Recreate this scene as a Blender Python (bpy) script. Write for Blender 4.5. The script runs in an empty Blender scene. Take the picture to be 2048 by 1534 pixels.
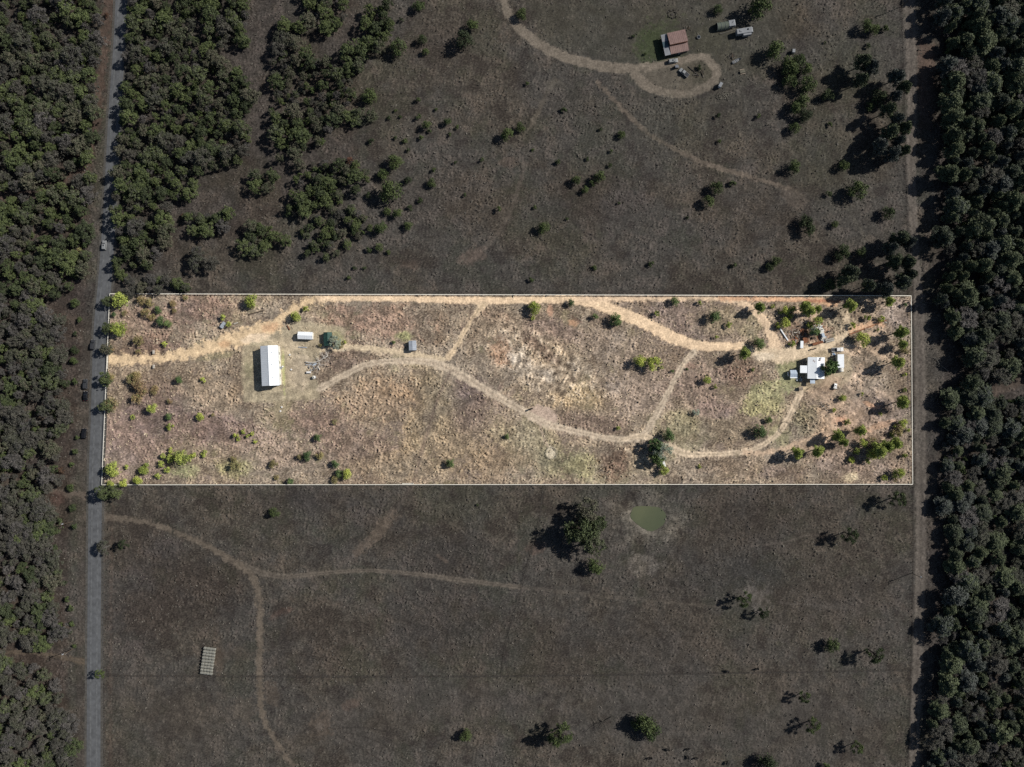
import bpy, math, random
import numpy as np
from mathutils import Vector, Matrix

random.seed(7)
R = math.radians
SC = bpy.context.scene
COL = SC.collection

# ---------------------------------------------------------------- camera, sky, sun, exposure
# Survey of the site: 1 unit = 1 m; the aerial photograph covers 512 m x 383.5 m of ground from 341.33 m up.
H = 341.33
M = 0.25          # metres of ground per survey unit
CX, CY = 1024.0, 767.0
SUN_EL, SUN_AZ = 35.0, 22.0      # elevation; direction towards the sun, degrees counter-clockwise from +X

cam_d = bpy.data.cameras.new('aerial_camera')
cam = bpy.data.objects.new('aerial_camera', cam_d)
cam_d.sensor_width = 36.0
cam_d.lens = 36.0 * H / 512.0
cam_d.clip_start = 1.0
cam_d.clip_end = 12000.0
cam.location = (0, 0, H)
COL.objects.link(cam)
SC.camera = cam

world = bpy.data.worlds.new('World')
SC.world = world
world.use_nodes = True
wn = world.node_tree
bg = wn.nodes['Background']
sky = wn.nodes.new('ShaderNodeTexSky')
sky.sky_type = 'NISHITA'
sky.sun_disc = False
sky.sun_elevation = R(SUN_EL)
sky.sun_rotation = R(90 - SUN_AZ)
wn.links.new(sky.outputs['Color'], bg.inputs['Color'])
bg.inputs['Strength'].default_value = 0.05

sun_d = bpy.data.lights.new('sun', 'SUN')
sun_d.energy = 5.0
sun_d.angle = R(0.5)
sun_d.color = (1.0, 0.95, 0.87)
sun = bpy.data.objects.new('sun', sun_d)
sv = Vector((math.cos(R(SUN_EL)) * math.cos(R(SUN_AZ)), math.cos(R(SUN_EL)) * math.sin(R(SUN_AZ)), math.sin(R(SUN_EL))))
sun.rotation_euler = sv.to_track_quat('Z', 'Y').to_euler()
sun.location = (100, 40, 120)
COL.objects.link(sun)

SC.view_settings.view_transform = 'Standard'
SC.view_settings.look = 'None'
SC.view_settings.exposure = 0.12
SC.view_settings.gamma = 1.0
SC.view_settings.use_curve_mapping = False
SC.render.engine = 'CYCLES'
SC.cycles.max_bounces = 4
SC.cycles.diffuse_bounces = 2
SC.cycles.glossy_bounces = 2
SC.cycles.use_denoising = False

LIT = np.array([1.12, 1.07, 1.00])        # picture brightness of a white level surface in the sun, used to turn picture colours into base colours


def s2l(c):
    c = np.asarray(c, dtype=np.float64) / 255.0
    return np.where(c <= 0.04045, c / 12.92, ((c + 0.055) / 1.055) ** 2.4)


def alb(r, g, b):
    return tuple(float(min(0.85, v)) for v in s2l((r, g, b)) / LIT)


def G(px, py, h=0.0):
    """survey sheet position of something seen at height h -> ground position"""
    k = 1.0 - h / H
    return ((px - CX) * M * k, (CY - py) * M * k)


# ---------------------------------------------------------------- helpers
def tag(o, label=None, cat=None, group=None, kind=None):
    if label: o['label'] = label
    if cat: o['category'] = cat
    if group: o['group'] = group
    if kind: o['kind'] = kind
    return o


def empty(name, loc, rz=0.0, label=None, cat=None, group=None):
    o = bpy.data.objects.new(name, None)
    o.empty_display_size = 0.5
    o.location = (loc[0], loc[1], loc[2] if len(loc) > 2 else 0.0)
    o.rotation_euler = (0, 0, rz)
    COL.objects.link(o)
    return tag(o, label, cat, group)


def mat(name, col, rough=0.8, var=0.0, scale=1.0, metal=0.0, spec=0.3, bump=0.0, col2=None):
    """procedural material: base colour broken up by noise, optional fine bump"""
    m = bpy.data.materials.new(name)
    m.use_nodes = True
    nt = m.node_tree
    b = nt.nodes['Principled BSDF']
    b.inputs['Roughness'].default_value = rough
    b.inputs['Metallic'].default_value = metal
    b.inputs['Specular IOR Level'].default_value = spec
    tc = nt.nodes.new('ShaderNodeTexCoord')
    nz = nt.nodes.new('ShaderNodeTexNoise')
    nz.inputs['Scale'].default_value = scale
    nz.inputs['Detail'].default_value = 4
    nt.links.new(tc.outputs['Object'], nz.inputs['Vector'])
    rp = nt.nodes.new('ShaderNodeValToRGB')
    c = np.array(col)
    c2 = np.array(col2) if col2 is not None else c * (1 - var)
    rp.color_ramp.elements[0].position = 0.35
    rp.color_ramp.elements[1].position = 0.65
    rp.color_ramp.elements[0].color = (*[float(x) for x in c2], 1)
    rp.color_ramp.elements[1].color = (*[float(x) for x in (c if col2 is not None else np.minimum(c * (1 + var * 0.4), 0.9))], 1)
    nt.links.new(nz.outputs['Fac'], rp.inputs['Fac'])
    nt.links.new(rp.outputs['Color'], b.inputs['Base Color'])
    if bump:
        bp = nt.nodes.new('ShaderNodeBump')
        bp.inputs['Strength'].default_value = bump
        bp.inputs['Distance'].default_value = 0.1
        nt.links.new(nz.outputs['Fac'], bp.inputs['Height'])
        nt.links.new(bp.outputs['Normal'], b.inputs['Normal'])
    return m


def foliage_mat(name, cols, rough=0.75):
    """leaf colour drifts from tree to tree (object random) and from clump to clump (noise)"""
    m = bpy.data.materials.new(name)
    m.use_nodes = True
    nt = m.node_tree
    b = nt.nodes['Principled BSDF']
    b.inputs['Roughness'].default_value = rough
    b.inputs['Specular IOR Level'].default_value = 0.15
    oi = nt.nodes.new('ShaderNodeObjectInfo')
    geo = nt.nodes.new('ShaderNodeNewGeometry')
    nz = nt.nodes.new('ShaderNodeTexNoise')
    nz.inputs['Scale'].default_value = 0.55
    nz.inputs['Detail'].default_value = 3
    nt.links.new(geo.outputs['Position'], nz.inputs['Vector'])
    a = nt.nodes.new('ShaderNodeMath'); a.operation = 'MULTIPLY_ADD'
    nt.links.new(nz.outputs['Fac'], a.inputs[0]); a.inputs[1].default_value = 1.1; a.inputs[2].default_value = -0.55
    s = nt.nodes.new('ShaderNodeMath'); s.operation = 'ADD'; s.use_clamp = True
    nt.links.new(a.outputs[0], s.inputs[0]); nt.links.new(oi.outputs['Random'], s.inputs[1])
    rp = nt.nodes.new('ShaderNodeValToRGB')
    els = rp.color_ramp.elements
    while len(els) < len(cols): els.new(0.5)
    for i, c in enumerate(cols):
        els[i].position = i / (len(cols) - 1)
        els[i].color = (*c, 1)
    nt.links.new(s.outputs[0], rp.inputs['Fac'])
    nt.links.new(rp.outputs['Color'], b.inputs['Base Color'])
    return m


class MB:
    """collects boxes, bars, tubes and sheets; build() links them as one mesh object"""
    def __init__(self):
        self.v = []; self.f = []

    def add(self, vs, fs):
        n = len(self.v)
        self.v += [tuple(v) for v in vs]
        self.f += [tuple(i + n for i in f) for f in fs]
        return self

    def box(self, c, s, rz=0.0, rx=0.0, ry=0.0, taper=1.0):
        hx, hy, hz = s[0] / 2, s[1] / 2, s[2] / 2
        m = Matrix.Rotation(rz, 3, 'Z') @ Matrix.Rotation(ry, 3, 'Y') @ Matrix.Rotation(rx, 3, 'X')
        vs = []
        for z in (-1, 1):
            t = taper if z > 0 else 1.0
            for x, y in ((-1, -1), (1, -1), (1, 1), (-1, 1)):
                vs.append(Vector(c) + m @ Vector((x * hx * t, y * hy * t, z * hz)))
        return self.add(vs, [(0, 3, 2, 1), (4, 5, 6, 7), (0, 1, 5, 4), (1, 2, 6, 5), (2, 3, 7, 6), (3, 0, 4, 7)])

    def tube(self, a, b, r0, r1=None, n=8, caps=True):
        a, b = Vector(a), Vector(b)
        r1 = r0 if r1 is None else r1
        d = (b - a)
        if d.length < 1e-6: return self
        q = d.to_track_quat('Z', 'Y').to_matrix()
        vs = []
        for p, r in ((a, r0), (b, r1)):
            for i in range(n):
                t = 2 * math.pi * i / n
                vs.append(p + q @ Vector((r * math.cos(t), r * math.sin(t), 0)))
        fs = [(i, (i + 1) % n, n + (i + 1) % n, n + i) for i in range(n)]
        if caps: fs += [tuple(range(n - 1, -1, -1)), tuple(range(n, 2 * n))]
        return self.add(vs, fs)

    def profile(self, pts, w, top_in=0.0, ztop=None, zb=None):
        """side outline in x,z pushed out to width w along y, narrowed towards ztop"""
        n = len(pts); vs = []
        for s in (-1, 1):
            for x, z in pts:
                t = 0.0 if ztop is None else max(0.0, min(1.0, (z - zb) / (ztop - zb)))
                vs.append((x, s * (w / 2 - top_in * t), z))
        fs = [tuple(range(n)), tuple(range(2 * n - 1, n - 1, -1))]
        fs += [((i + 1) % n, i, n + i, n + (i + 1) % n) for i in range(n)]
        return self.add(vs, fs)

    def mesh(self, name, m, smooth=False):
        me = bpy.data.meshes.new(name)
        me.from_pydata(self.v, [], self.f)
        if m: me.materials.append(m)
        if smooth: me.shade_smooth()
        me.update()
        return me

    def build(self, name, m, parent=None, smooth=False, loc=None, label=None, kind=None, bevel=0.0):
        me = self.mesh(name, m, smooth)
        o = bpy.data.objects.new(name, me)
        COL.objects.link(o)
        if parent: o.parent = parent
        if loc: o.location = loc
        if bevel:
            md = o.modifiers.new('edge', 'BEVEL'); md.width = bevel; md.segments = 2; md.limit_method = 'ANGLE'
        return tag(o, label=label, kind=kind)


def np_mesh(name, verts, quads, m, smooth=False, tri=False):
    k = 3 if tri else 4
    me = bpy.data.meshes.new(name)
    me.vertices.add(len(verts)); me.loops.add(len(quads) * k); me.polygons.add(len(quads))
    me.vertices.foreach_set('co', np.ascontiguousarray(verts, dtype=np.float32).ravel())
    me.loops.foreach_set('vertex_index', np.ascontiguousarray(quads, dtype=np.int32).ravel())
    me.polygons.foreach_set('loop_start', np.arange(0, len(quads) * k, k, dtype=np.int32))
    me.update(calc_edges=True)
    me.polygons.foreach_set('use_smooth', np.full(len(quads), smooth, dtype=bool))
    if m: me.materials.append(m)
    return me


def copy_tree(o, parent=None):
    c = o.copy(); COL.objects.link(c)
    if parent is not None: c.parent = parent
    for ch in o.children: copy_tree(ch, c)
    return c


# ---------------------------------------------------------------- ground survey: colour, relief and cover class on one grid
def axis(lo, hi, step, far):
    d = np.arange(lo, hi + step / 2, step)
    out = []; s = step; x = d[-1]
    while x < far:
        s *= 1.45; x += s; out.append(x)
    out = np.array(out)
    return np.concatenate([-(out[::-1]) + (d[-1] + d[0]), d, out])


XS = axis(-272.0, 272.0, 0.5, 4200.0)
YS = axis(-206.0, 206.0, 0.5, 4200.0)
NX, NY = len(XS), len(YS)
PXA = XS / M + CX           # survey units
PYA = CY - YS / M
PX, PY = np.meshgrid(PXA, PYA)      # shape NY, NX
rng = np.random.default_rng(11)
_white = {}


def band(wl, seed, width=0.5, aniso=None):
    """band-passed noise, unit std, wavelength wl in metres; aniso=(angle, stretch)"""
    r = np.random.default_rng(seed)
    w = np.fft.rfft2(r.standard_normal((NY, NX)))
    fy = np.fft.fftfreq(NY, 0.5)[:, None]; fx = np.fft.rfftfreq(NX, 0.5)[None, :]
    if aniso:
        a, st = aniso
        u = fx * math.cos(a) + fy * math.sin(a); v = -fx * math.sin(a) + fy * math.cos(a)
        f = np.sqrt((u * st) ** 2 + v ** 2)
    else:
        f = np.sqrt(fx ** 2 + fy ** 2)
    g = np.exp(-0.5 * ((np.log(np.maximum(f, 1e-6) * wl)) / width) ** 2)
    n = np.fft.irfft2(w * g, s=(NY, NX))
    return (n / n.std()).astype(np.float32)


def cloud(wl, seed):
    r = np.random.default_rng(seed)
    w = np.fft.rfft2(r.standard_normal((NY, NX)))
    fy = np.fft.fftfreq(NY, 0.5)[:, None]; fx = np.fft.rfftfreq(NX, 0.5)[None, :]
    f = np.sqrt(fx ** 2 + fy ** 2)
    n = np.fft.irfft2(w / (1.0 + (f * wl) ** 2) ** 0.9, s=(NY, NX))
    return (n / n.std()).astype(np.float32)


_o1, _o2 = band(16.0, 21, 0.6), band(16.0, 22, 0.6)
_wa = np.stack([_o1, _o2, -_o1 - _o2 * 0.3, 0.4 - np.abs(_o1)]); _wa = np.exp(1.6 * _wa); _wa /= _wa.sum(0)
N_tuss = sum(w * band(2.1, 30 + k, 0.42, (R(a), 0.42)) for k, (w, a) in enumerate(zip(_wa, (25, 70, 125, 160))))
N_tuss = (N_tuss / N_tuss.std()).astype(np.float32)
N_tuss2 = band(2.6, 2, 0.4, (R(35), 0.45))
N_fine = band(1.0, 3, 0.3)
N_mid = band(7.0, 4, 0.6)
N_big = cloud(40.0, 5)
N_big2 = cloud(60.0, 6)
N_pat = cloud(14.0, 7)
N_edge = band(3.5, 8, 0.6) * 0.6 + N_fine * 0.4
N_streak = band(1.6, 9, 0.35, (R(-35), 0.22))


def sm(x, a, b):
    t = np.clip((x - a) / (b - a), 0, 1)
    return t * t * (3 - 2 * t)


def win(x0, y0, x1, y1):
    i0, i1 = np.searchsorted(PXA, x0), np.searchsorted(PXA, x1)
    rj = PYA[::-1]
    j1 = NY - np.searchsorted(rj, y0); j0 = NY - np.searchsorted(rj, y1)
    return slice(max(0, j0), min(NY, j1)), slice(max(0, i0), min(NX, i1))


def line_sd(pts, ws):
    """signed reach along a polyline of varying width: >0 inside, plus signed offset from its middle; only near the line"""
    pts = np.array(pts, float); ws = np.array(ws, float)
    pad = ws.max() + 14
    sl = win(pts[:, 0].min() - pad, pts[:, 1].min() - pad, pts[:, 0].max() + pad, pts[:, 1].max() + pad)
    x, y = PX[sl], PY[sl]
    best = np.full(x.shape, 1e9); wid = np.full(x.shape, ws[0]); off = np.zeros(x.shape)
    for i in range(len(pts) - 1):
        a, b = pts[i], pts[i + 1]
        d = b - a; L = max(1e-6, d @ d)
        t = np.clip(((x - a[0]) * d[0] + (y - a[1]) * d[1]) / L, 0, 1)
        dx, dy = x - (a[0] + t * d[0]), y - (a[1] + t * d[1])
        dist = np.sqrt(dx * dx + dy * dy)
        k = dist < best
        best = np.where(k, dist, best)
        wid = np.where(k, ws[i] * (1 - t) + ws[i + 1] * t, wid)
        sg = np.sign(dx * d[1] - dy * d[0])
        off = np.where(k, sg * dist, off)
    return sl, wid / 2 - best, off, wid


def spline(raw):
    """raw: (x, y, w) points -> smoothed dense points and widths"""
    p = np.array(raw, float)
    if len(p) < 3: return p[:, :2], p[:, 2]
    q = np.vstack([2 * p[0] - p[1], p, 2 * p[-1] - p[-2]])
    out = []
    for i in range(1, len(q) - 2):
        for t in np.linspace(0, 1, 5, endpoint=False):
            a, b, c, d = q[i - 1], q[i], q[i + 1], q[i + 2]
            out.append(0.5 * ((2 * b) + (c - a) * t + (2 * a - 5 * b + 4 * c - d) * t * t + (3 * b - a - 3 * c + d) * t ** 3))
    out.append(p[-1])
    out = np.array(out)
    return out[:, :2], np.maximum(out[:, 2], 2.0)


def poly_mask(pts, soft=4.0, rough=3.0):
    """soft-edged polygon"""
    pts = np.array(pts, float)
    sl = win(pts[:, 0].min() - 20, pts[:, 1].min() - 20, pts[:, 0].max() + 20, pts[:, 1].max() + 20)
    x, y = PX[sl], PY[sl]
    inside = np.zeros(x.shape, bool); dist = np.full(x.shape, 1e9)
    n = len(pts)
    for i in range(n):
        a, b = pts[i], pts[(i + 1) % n]
        c = ((a[1] > y) != (b[1] > y)) & (x < (b[0] - a[0]) * (y - a[1]) / (b[1] - a[1] + 1e-9) + a[0])
        inside ^= c
        d = b - a; L = max(1e-6, d @ d)
        t = np.clip(((x - a[0]) * d[0] + (y - a[1]) * d[1]) / L, 0, 1)
        dist = np.minimum(dist, np.hypot(x - a[0] - t * d[0], y - a[1] - t * d[1]))
    sd = np.where(inside, dist, -dist) + N_edge[sl] * rough
    return sl, sm(sd, -soft, soft)


def ell_mask(cx, cy, rx, ry, ang=0.0, soft=0.35, rough=0.18):
    m = max(rx, ry) * 1.7 + 10
    sl = win(cx - m, cy - m, cx + m, cy + m)
    x, y = PX[sl] - cx, PY[sl] - cy
    a = R(ang)
    u = (x * math.cos(a) + y * math.sin(a)) / rx; v = (-x * math.sin(a) + y * math.cos(a)) / ry
    d = 1 - np.hypot(u, v) + N_edge[sl] * rough + N_pat[sl] * rough
    return sl, sm(d, -soft, soft)


# the fenced parcel (pale, cleared, sandy grassland) and the land round it, dimmed in its base colours
PARCEL = [(222, 588), (1820, 592), (1823, 968), (206, 969)]
pl = np.array(PARCEL, float)
x_left = 222 + (PY - 588) * (206 - 222) / (969 - 588)
x_right = 1820 + (PY - 592) * 3 / 376
y_top = 588 + (PX - 222) * 4 / 1598
y_bot = 969 - (PX - 206) * 1 / 1617
inp = (PX > x_left) & (PX < x_right) & (PY > y_top) & (PY < y_bot)
INP = inp.astype(np.float32)

COLR = np.zeros((NY, NX, 3), np.float32)
ROUGH = np.ones((NY, NX), np.float32)       # how tussocky the cover is
CLS = np.zeros((NY, NX), np.int8)           # 0 grassland, 1 bare track / road bed, 2 asphalt, 3 water


def A(r, g, b):
    return np.array(alb(r, g, b), np.float32)


def mix(a, b, t):
    return a * (1 - t[..., None]) + b * t[..., None]


# parcel grassland
c = np.broadcast_to(A(154, 139, 120), COLR.shape).copy()
c = mix(c, A(184, 165, 140), sm(N_pat + 0.4 * N_big, 0.3, 1.5) * 0.8)
c = mix(c, A(176, 158, 134), sm(N_mid + 0.5 * N_pat, 0.5, 1.6) * 0.5)
c = mix(c, A(120, 103, 92), sm(-N_mid + 0.5 * N_big2, 0.6, 1.8) * 0.6)
c = mix(c, A(112, 98, 84), sm(-N_pat + 0.5 * N_big2, 0.3, 1.4) * 0.85)
c = mix(c, A(156, 142, 132), sm(N_big2, 0.3, 1.5) * 0.6)
c = mix(c, A(163, 155, 118), sm(N_big - 0.3 * N_pat, 0.9, 2.0) * 0.45)
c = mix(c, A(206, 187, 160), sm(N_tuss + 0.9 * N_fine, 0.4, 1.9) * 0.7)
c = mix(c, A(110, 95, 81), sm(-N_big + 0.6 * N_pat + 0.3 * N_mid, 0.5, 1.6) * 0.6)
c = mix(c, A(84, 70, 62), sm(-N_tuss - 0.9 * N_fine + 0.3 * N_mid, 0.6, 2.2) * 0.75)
cin = c
# land outside: an overall dimming is painted into these base colours
c = np.broadcast_to(A(74, 70, 64), COLR.shape).copy()
c = mix(c, A(86, 79, 72), sm(N_pat, 0.1, 1.6))
c = mix(c, A(62, 57, 53), sm(-N_pat + 0.4 * N_big2, 0.3, 1.6))
c = mix(c, A(66, 66, 56), sm(N_big, 0.2, 1.6) * 0.6)
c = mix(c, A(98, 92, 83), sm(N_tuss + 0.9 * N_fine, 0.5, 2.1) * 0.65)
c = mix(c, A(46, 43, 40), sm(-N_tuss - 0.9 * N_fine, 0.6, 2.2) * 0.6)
cout = c
COLR = np.where(INP[..., None] > 0.5, cin, cout).astype(np.float32)
del cin, cout, c


def paint(sl, m, col, rough=None, jitter=0.0, strength=1.0, only=None):
    m = m * strength
    if only is not None:
        m = m * (INP[sl] if only else 1 - INP[sl])
    grain = 0.26 if (rough is None or rough > 0.6) else 0.035
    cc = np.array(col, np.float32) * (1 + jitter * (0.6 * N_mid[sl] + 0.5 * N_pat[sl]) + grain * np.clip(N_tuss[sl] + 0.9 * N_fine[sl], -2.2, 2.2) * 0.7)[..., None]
    COLR[sl] = mix(COLR[sl], np.clip(cc, 0.004, 0.9), m)
    if rough is not None:
        ROUGH[sl] = ROUGH[sl] * (1 - m) + rough * m


def patch_e(cx, cy, rx, ry, ang, col, rough=None, strength=1.0, jitter=0.12, soft=0.35, only=None):
    sl, m = ell_mask(cx, cy, rx, ry, ang, soft)
    paint(sl, m, A(*col), rough, jitter, strength, only)


def patch_p(pts, col, rough=None, strength=1.0, jitter=0.12, soft=4.0, rg=3.0, only=None):
    sl, m = poly_mask(pts, soft, rg)
    paint(sl, m, A(*col), rough, jitter, strength, only)


def track(raw, col, strength=1.0, rough=0.12, ruts=False, edge=2.2, jag=1.2, jitter=0.08, cls=True, only=None, mid=None, sm_w=0.6):
    """worn earth track; ruts = two wheel lines with a grassy middle"""
    p, w = spline(raw)
    sl, sd, off, wid = line_sd(p, w)
    sdn = sd + N_edge[sl] * jag + 0.8 * np.clip(N_mid[sl], -1.8, 1.8) * jag
    m = sm(sdn, -edge, edge)
    if ruts:
        r = np.exp(-((np.abs(off) - wid * 0.28) / (wid * 0.16 + 0.4)) ** 2)
        mm = m * (0.45 + 0.55 * r)
        if mid is not None:
            paint(sl, m * np.exp(-(off / (wid * 0.16 + 0.3)) ** 2) * 0.7, A(*mid), None, 0.1, 1.0, only)
    else:
        mm = m
    paint(sl, mm, A(*col), rough, jitter, strength, only)
    # wheel polish: long faint lines along the run
    ln = np.sin(off * 1.9 + N_mid[sl] * 0.5) * 0.5 + np.sin(off * 0.83 + 1.3) * 0.5
    rr_ = np.exp(-((np.abs(off) - 3.1) / 1.1) ** 2) * (0.6 + 0.4 * np.clip(N_mid[sl], -1, 1))
    COLR[sl] *= (1 + (0.05 * ln + (0.09 * rr_ - 0.03 if wid.max() > 6 else 0)) * m)[..., None]
    if cls and strength > 0.75:
        k = (sdn > 0.3) & ((INP[sl] > 0.5) if only is True else ((INP[sl] < 0.5) if only is False else True))
        CLS[sl][k & (CLS[sl] == 0)] = 1


# ---- cover patches in the parcel
for a in [
    # cx, cy, rx, ry, angle, colour, roughness
    (770, 640, 70, 34, 10, (160, 132, 112), 1.2), (690, 640, 40, 30, 0, (148, 122, 104), 1.1),
    (1000, 655, 40, 26, 30, (112, 92, 80), 1.3), (1000, 700, 12, 26, -20, (170, 132, 104), 0.6),
    (1100, 705, 58, 30, 35, (178, 156, 128), 1.7), (1085, 700, 60, 14, 40, (110, 92, 82), 1.2),
    (1165, 795, 56, 22, 5, (190, 168, 134), 1.7), (1105, 660, 60, 24, 10, (140, 122, 112), 1.2),
    (1270, 780, 60, 40, 0, (158, 143, 130), 1.1), (1230, 700, 70, 40, 20, (150, 136, 122), 1.2),
    (940, 780, 44, 26, 0, (118, 100, 92), 1.1), (870, 790, 60, 34, 70, (150, 136, 112), 1.3),
    (760, 800, 70, 40, 0, (166, 142, 116), 1.5), (640, 850, 60, 34, 0, (134, 114, 104), 1.1),
    (690, 720, 46, 26, -10, (112, 96, 86), 1.0), (310, 830, 70, 50, 0, (128, 110, 103), 1.0),
    (430, 790, 60, 36, 20, (164, 144, 120), 1.3), (260, 890, 60, 60, 0, (146, 126, 116), 0.9),
    (440, 860, 80, 30, 10, (134, 114, 106), 0.9), (560, 900, 90, 40, 0, (158, 138, 120), 1.2),
    (370, 940, 26, 16, 0, (150, 150, 110), 0.8), (470, 935, 34, 18, 0, (156, 150, 108), 0.9),
    (300, 700, 50, 24, 0, (120, 98, 88), 1.0), (300, 640, 70, 30, 0, (148, 124, 106), 1.1),
    (400, 620, 60, 26, 0, (138, 114, 102), 1.1), (810, 672, 15, 9, 0, (150, 152, 104), 0.8),
    (1150, 930, 44, 26, 0, (150, 146, 110), 1.0), (1232, 925, 30, 36, -15, (112, 88, 72), 1.6),
    (1100, 920, 40, 30, 0, (140, 134, 108), 1.2), (1285, 930, 26, 24, 0, (164, 148, 122), 1.0),
    (1190, 850, 60, 20, 12, (124, 108, 98), 1.1), (1400, 770, 60, 36, 0, (146, 128, 116), 1.3),
    (1480, 750, 36, 26, 0, (134, 112, 98), 1.8), (1430, 860, 70, 26, 0, (150, 136, 116), 1.2),
    (1370, 850, 34, 26, 0, (150, 142, 114), 1.2), (1430, 820, 40, 16, 0, (140, 122, 114), 1.0),
    (1480, 935, 70, 20, 0, (158, 140, 120), 1.3), (1610, 842, 30, 30, 0, (146, 138, 112), 2.6),
    (1720, 930, 90, 28, 10, (152, 134, 120), 1.3), (1700, 850, 70, 30, 0, (166, 144, 124), 1.0),
    (1755, 820, 60, 34, 0, (146, 130, 118), 1.0), (1735, 730, 40, 40, 60, (148, 134, 118), 1.5),
    (1790, 630, 30, 36, 0, (166, 150, 138), 1.3), (1370, 640, 70, 34, 30, (140, 124, 116), 1.1),
    (1440, 640, 50, 26, 0, (146, 134, 112), 1.0), (1680, 640, 26, 22, 0, (140, 130, 112), 1.4),
    (1550, 945, 40, 12, 0, (134, 118, 106), 1.2), (900, 880, 70, 50, 20, (158, 142, 118), 1.3),
    (720, 900, 80, 40, 0, (134, 116, 104), 1.1), (800, 930, 90, 26, 0, (150, 134, 112), 1.1),
    (1000, 920, 70, 30, 0, (150, 132, 110), 1.1), (1040, 870, 50, 24, 0, (156, 144, 118), 1.2),
    (940, 820, 30, 50, 20, (124, 110, 102), 1.1), (830, 850, 20, 60, 20, (160, 142, 116), 1.3),
]:
    patch_e(a[0], a[1], a[2], a[3], a[4], a[5], a[6], 0.72, 0.2, 0.5, only=True)

# mown yard round the barn, mown strip below it
patch_p([(486, 690), (520, 670), (600, 642), (650, 648), (690, 655), (688, 690), (645, 700), (622, 745), (640, 770), (640, 798), (580, 802), (552, 806), (488, 804), (482, 745)],
        (176, 161, 133), 0.22, 0.85, 0.16, 3.0, 1.5, only=True)
patch_p([(546, 800), (574, 800), (574, 836), (548, 836)], (152, 138, 112), 0.25, 0.8, 0.1, 2.5, 1.5, only=True)
patch_e(500, 740, 12, 34, 0, (140, 136, 104), 0.2, 0.5, only=True)
patch_e(520, 668, 26, 12, -30, (140, 134, 98), 0.2, 0.6, only=True)
patch_e(440, 690, 34, 6, -14, (128, 120, 88), 0.4, 0.6, only=True)
patch_e(430, 712, 40, 7, -10, (132, 124, 94), 0.4, 0.6, only=True)
patch_e(567, 740, 3.0, 44, -2, (176, 174, 118), 0.2, 0.8, only=True)
patch_e(600, 740, 26, 34, 0, (184, 166, 142), 0.2, 0.6, only=True)
patch_e(575, 690, 24, 16, 0, (196, 176, 146), 0.2, 0.6, only=True)
patch_e(510, 715, 20, 16, 0, (186, 168, 138), 0.2, 0.55, only=True)
patch_e(672, 678, 16, 18, 0, (168, 164, 120), 0.4, 0.6, only=True)
patch_e(684, 698, 12, 4, 0, (204, 190, 166), 0.2, 0.7, only=True)
# lawn round the house, rough green grass west of it
patch_p([(1560, 690), (1600, 700), (1700, 690), (1706, 760), (1680, 775), (1630, 772), (1600, 790), (1560, 780)], (186, 168, 138), 0.25, 0.75, 0.14, 4, 3, only=True)
patch_p([(1546, 716), (1600, 716), (1600, 770), (1575, 790), (1560, 770), (1556, 740)], (134, 136, 98), 0.5, 0.75, 0.12, 4, 3, only=True)
patch_p([(1500, 775), (1530, 762), (1566, 760), (1568, 790), (1558, 826), (1500, 834), (1482, 820)], (164, 159, 118), 1.1, 0.8, 0.12, 4, 4, only=True)
patch_e(1560, 868, 26, 22, 0, (150, 144, 108), 0.5, 0.7, only=True)
patch_e(1655, 770, 26, 16, 0, (170, 144, 120), 0.3, 0.7, only=True)
patch_p([(1560, 900), (1600, 880), (1650, 862), (1690, 840), (1700, 800), (1720, 790), (1730, 830), (1680, 870), (1600, 906)], (200, 172, 146), 0.5, 0.6, 0.16, 6, 5, only=True)
# bare earth
patch_e(1101, 620, 6, 16, 5, (186, 148, 122), 0.3, 0.8, only=True)
patch_e(1146, 645, 13, 8, 20, (206, 164, 130), 0.3, 0.85, only=True)
patch_e(1152, 638, 16, 3, 35, (112, 84, 72), 0.5, 0.7, only=True)
patch_e(1682, 842, 16, 8, 0, (214, 168, 138), 0.3, 0.8, only=True)
patch_e(1735, 807, 10, 5, 20, (224, 178, 142), 0.3, 0.8, only=True)
patch_e(1755, 815, 14, 4, -10, (214, 162, 130), 0.3, 0.6, only=True)
patch_e(1760, 852, 30, 6, -18, (206, 168, 138), 0.3, 0.6, only=True)
patch_e(1702, 954, 16, 8, 0, (214, 196, 162), 0.7, 0.7, only=True)
patch_e(1380, 732, 12, 6, 0, (176, 146, 128), 0.5, 0.6, only=True)
# pale washed-out scar in the middle of the parcel
patch_p([(1003, 674), (1018, 672), (1036, 694), (1062, 716), (1092, 736), (1122, 752), (1116, 768), (1088, 768), (1064, 764), (1066, 748), (1040, 730), (1016, 712), (1002, 694)],
        (184, 168, 149), 0.9, 0.75, 0.2, 6, 5, only=True)
patch_p([(960, 640), (1010, 632), (1060, 660), (1140, 690), (1180, 730), (1160, 770), (1120, 790), (1070, 780), (1030, 750), (985, 715), (960, 680)], (182, 165, 142), 1.2, 0.55, 0.3, 12, 10, only=True)
_sl, _m = poly_mask([(985, 660), (1040, 655), (1120, 690), (1180, 740), (1210, 790), (1150, 806), (1080, 785), (1030, 755), (990, 715)], 14, 10)
paint(_sl, _m * sm(N_mid[_sl] + 0.6 * N_tuss2[_sl], 0.3, 1.6), A(204, 188, 165), None, 0.15, 0.6, True)
paint(_sl, _m * sm(-N_mid[_sl] + 0.4 * N_tuss2[_sl], 0.8, 1.8), A(112, 97, 84), None, 0.15, 0.45, True)
patch_e(1000, 700, 20, 26, -25, (166, 130, 104), 0.8, 0.5, 0.2, only=True)
patch_e(1072, 690, 44, 10, 38, (104, 86, 76), 1.2, 0.6, 0.2, only=True)
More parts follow.
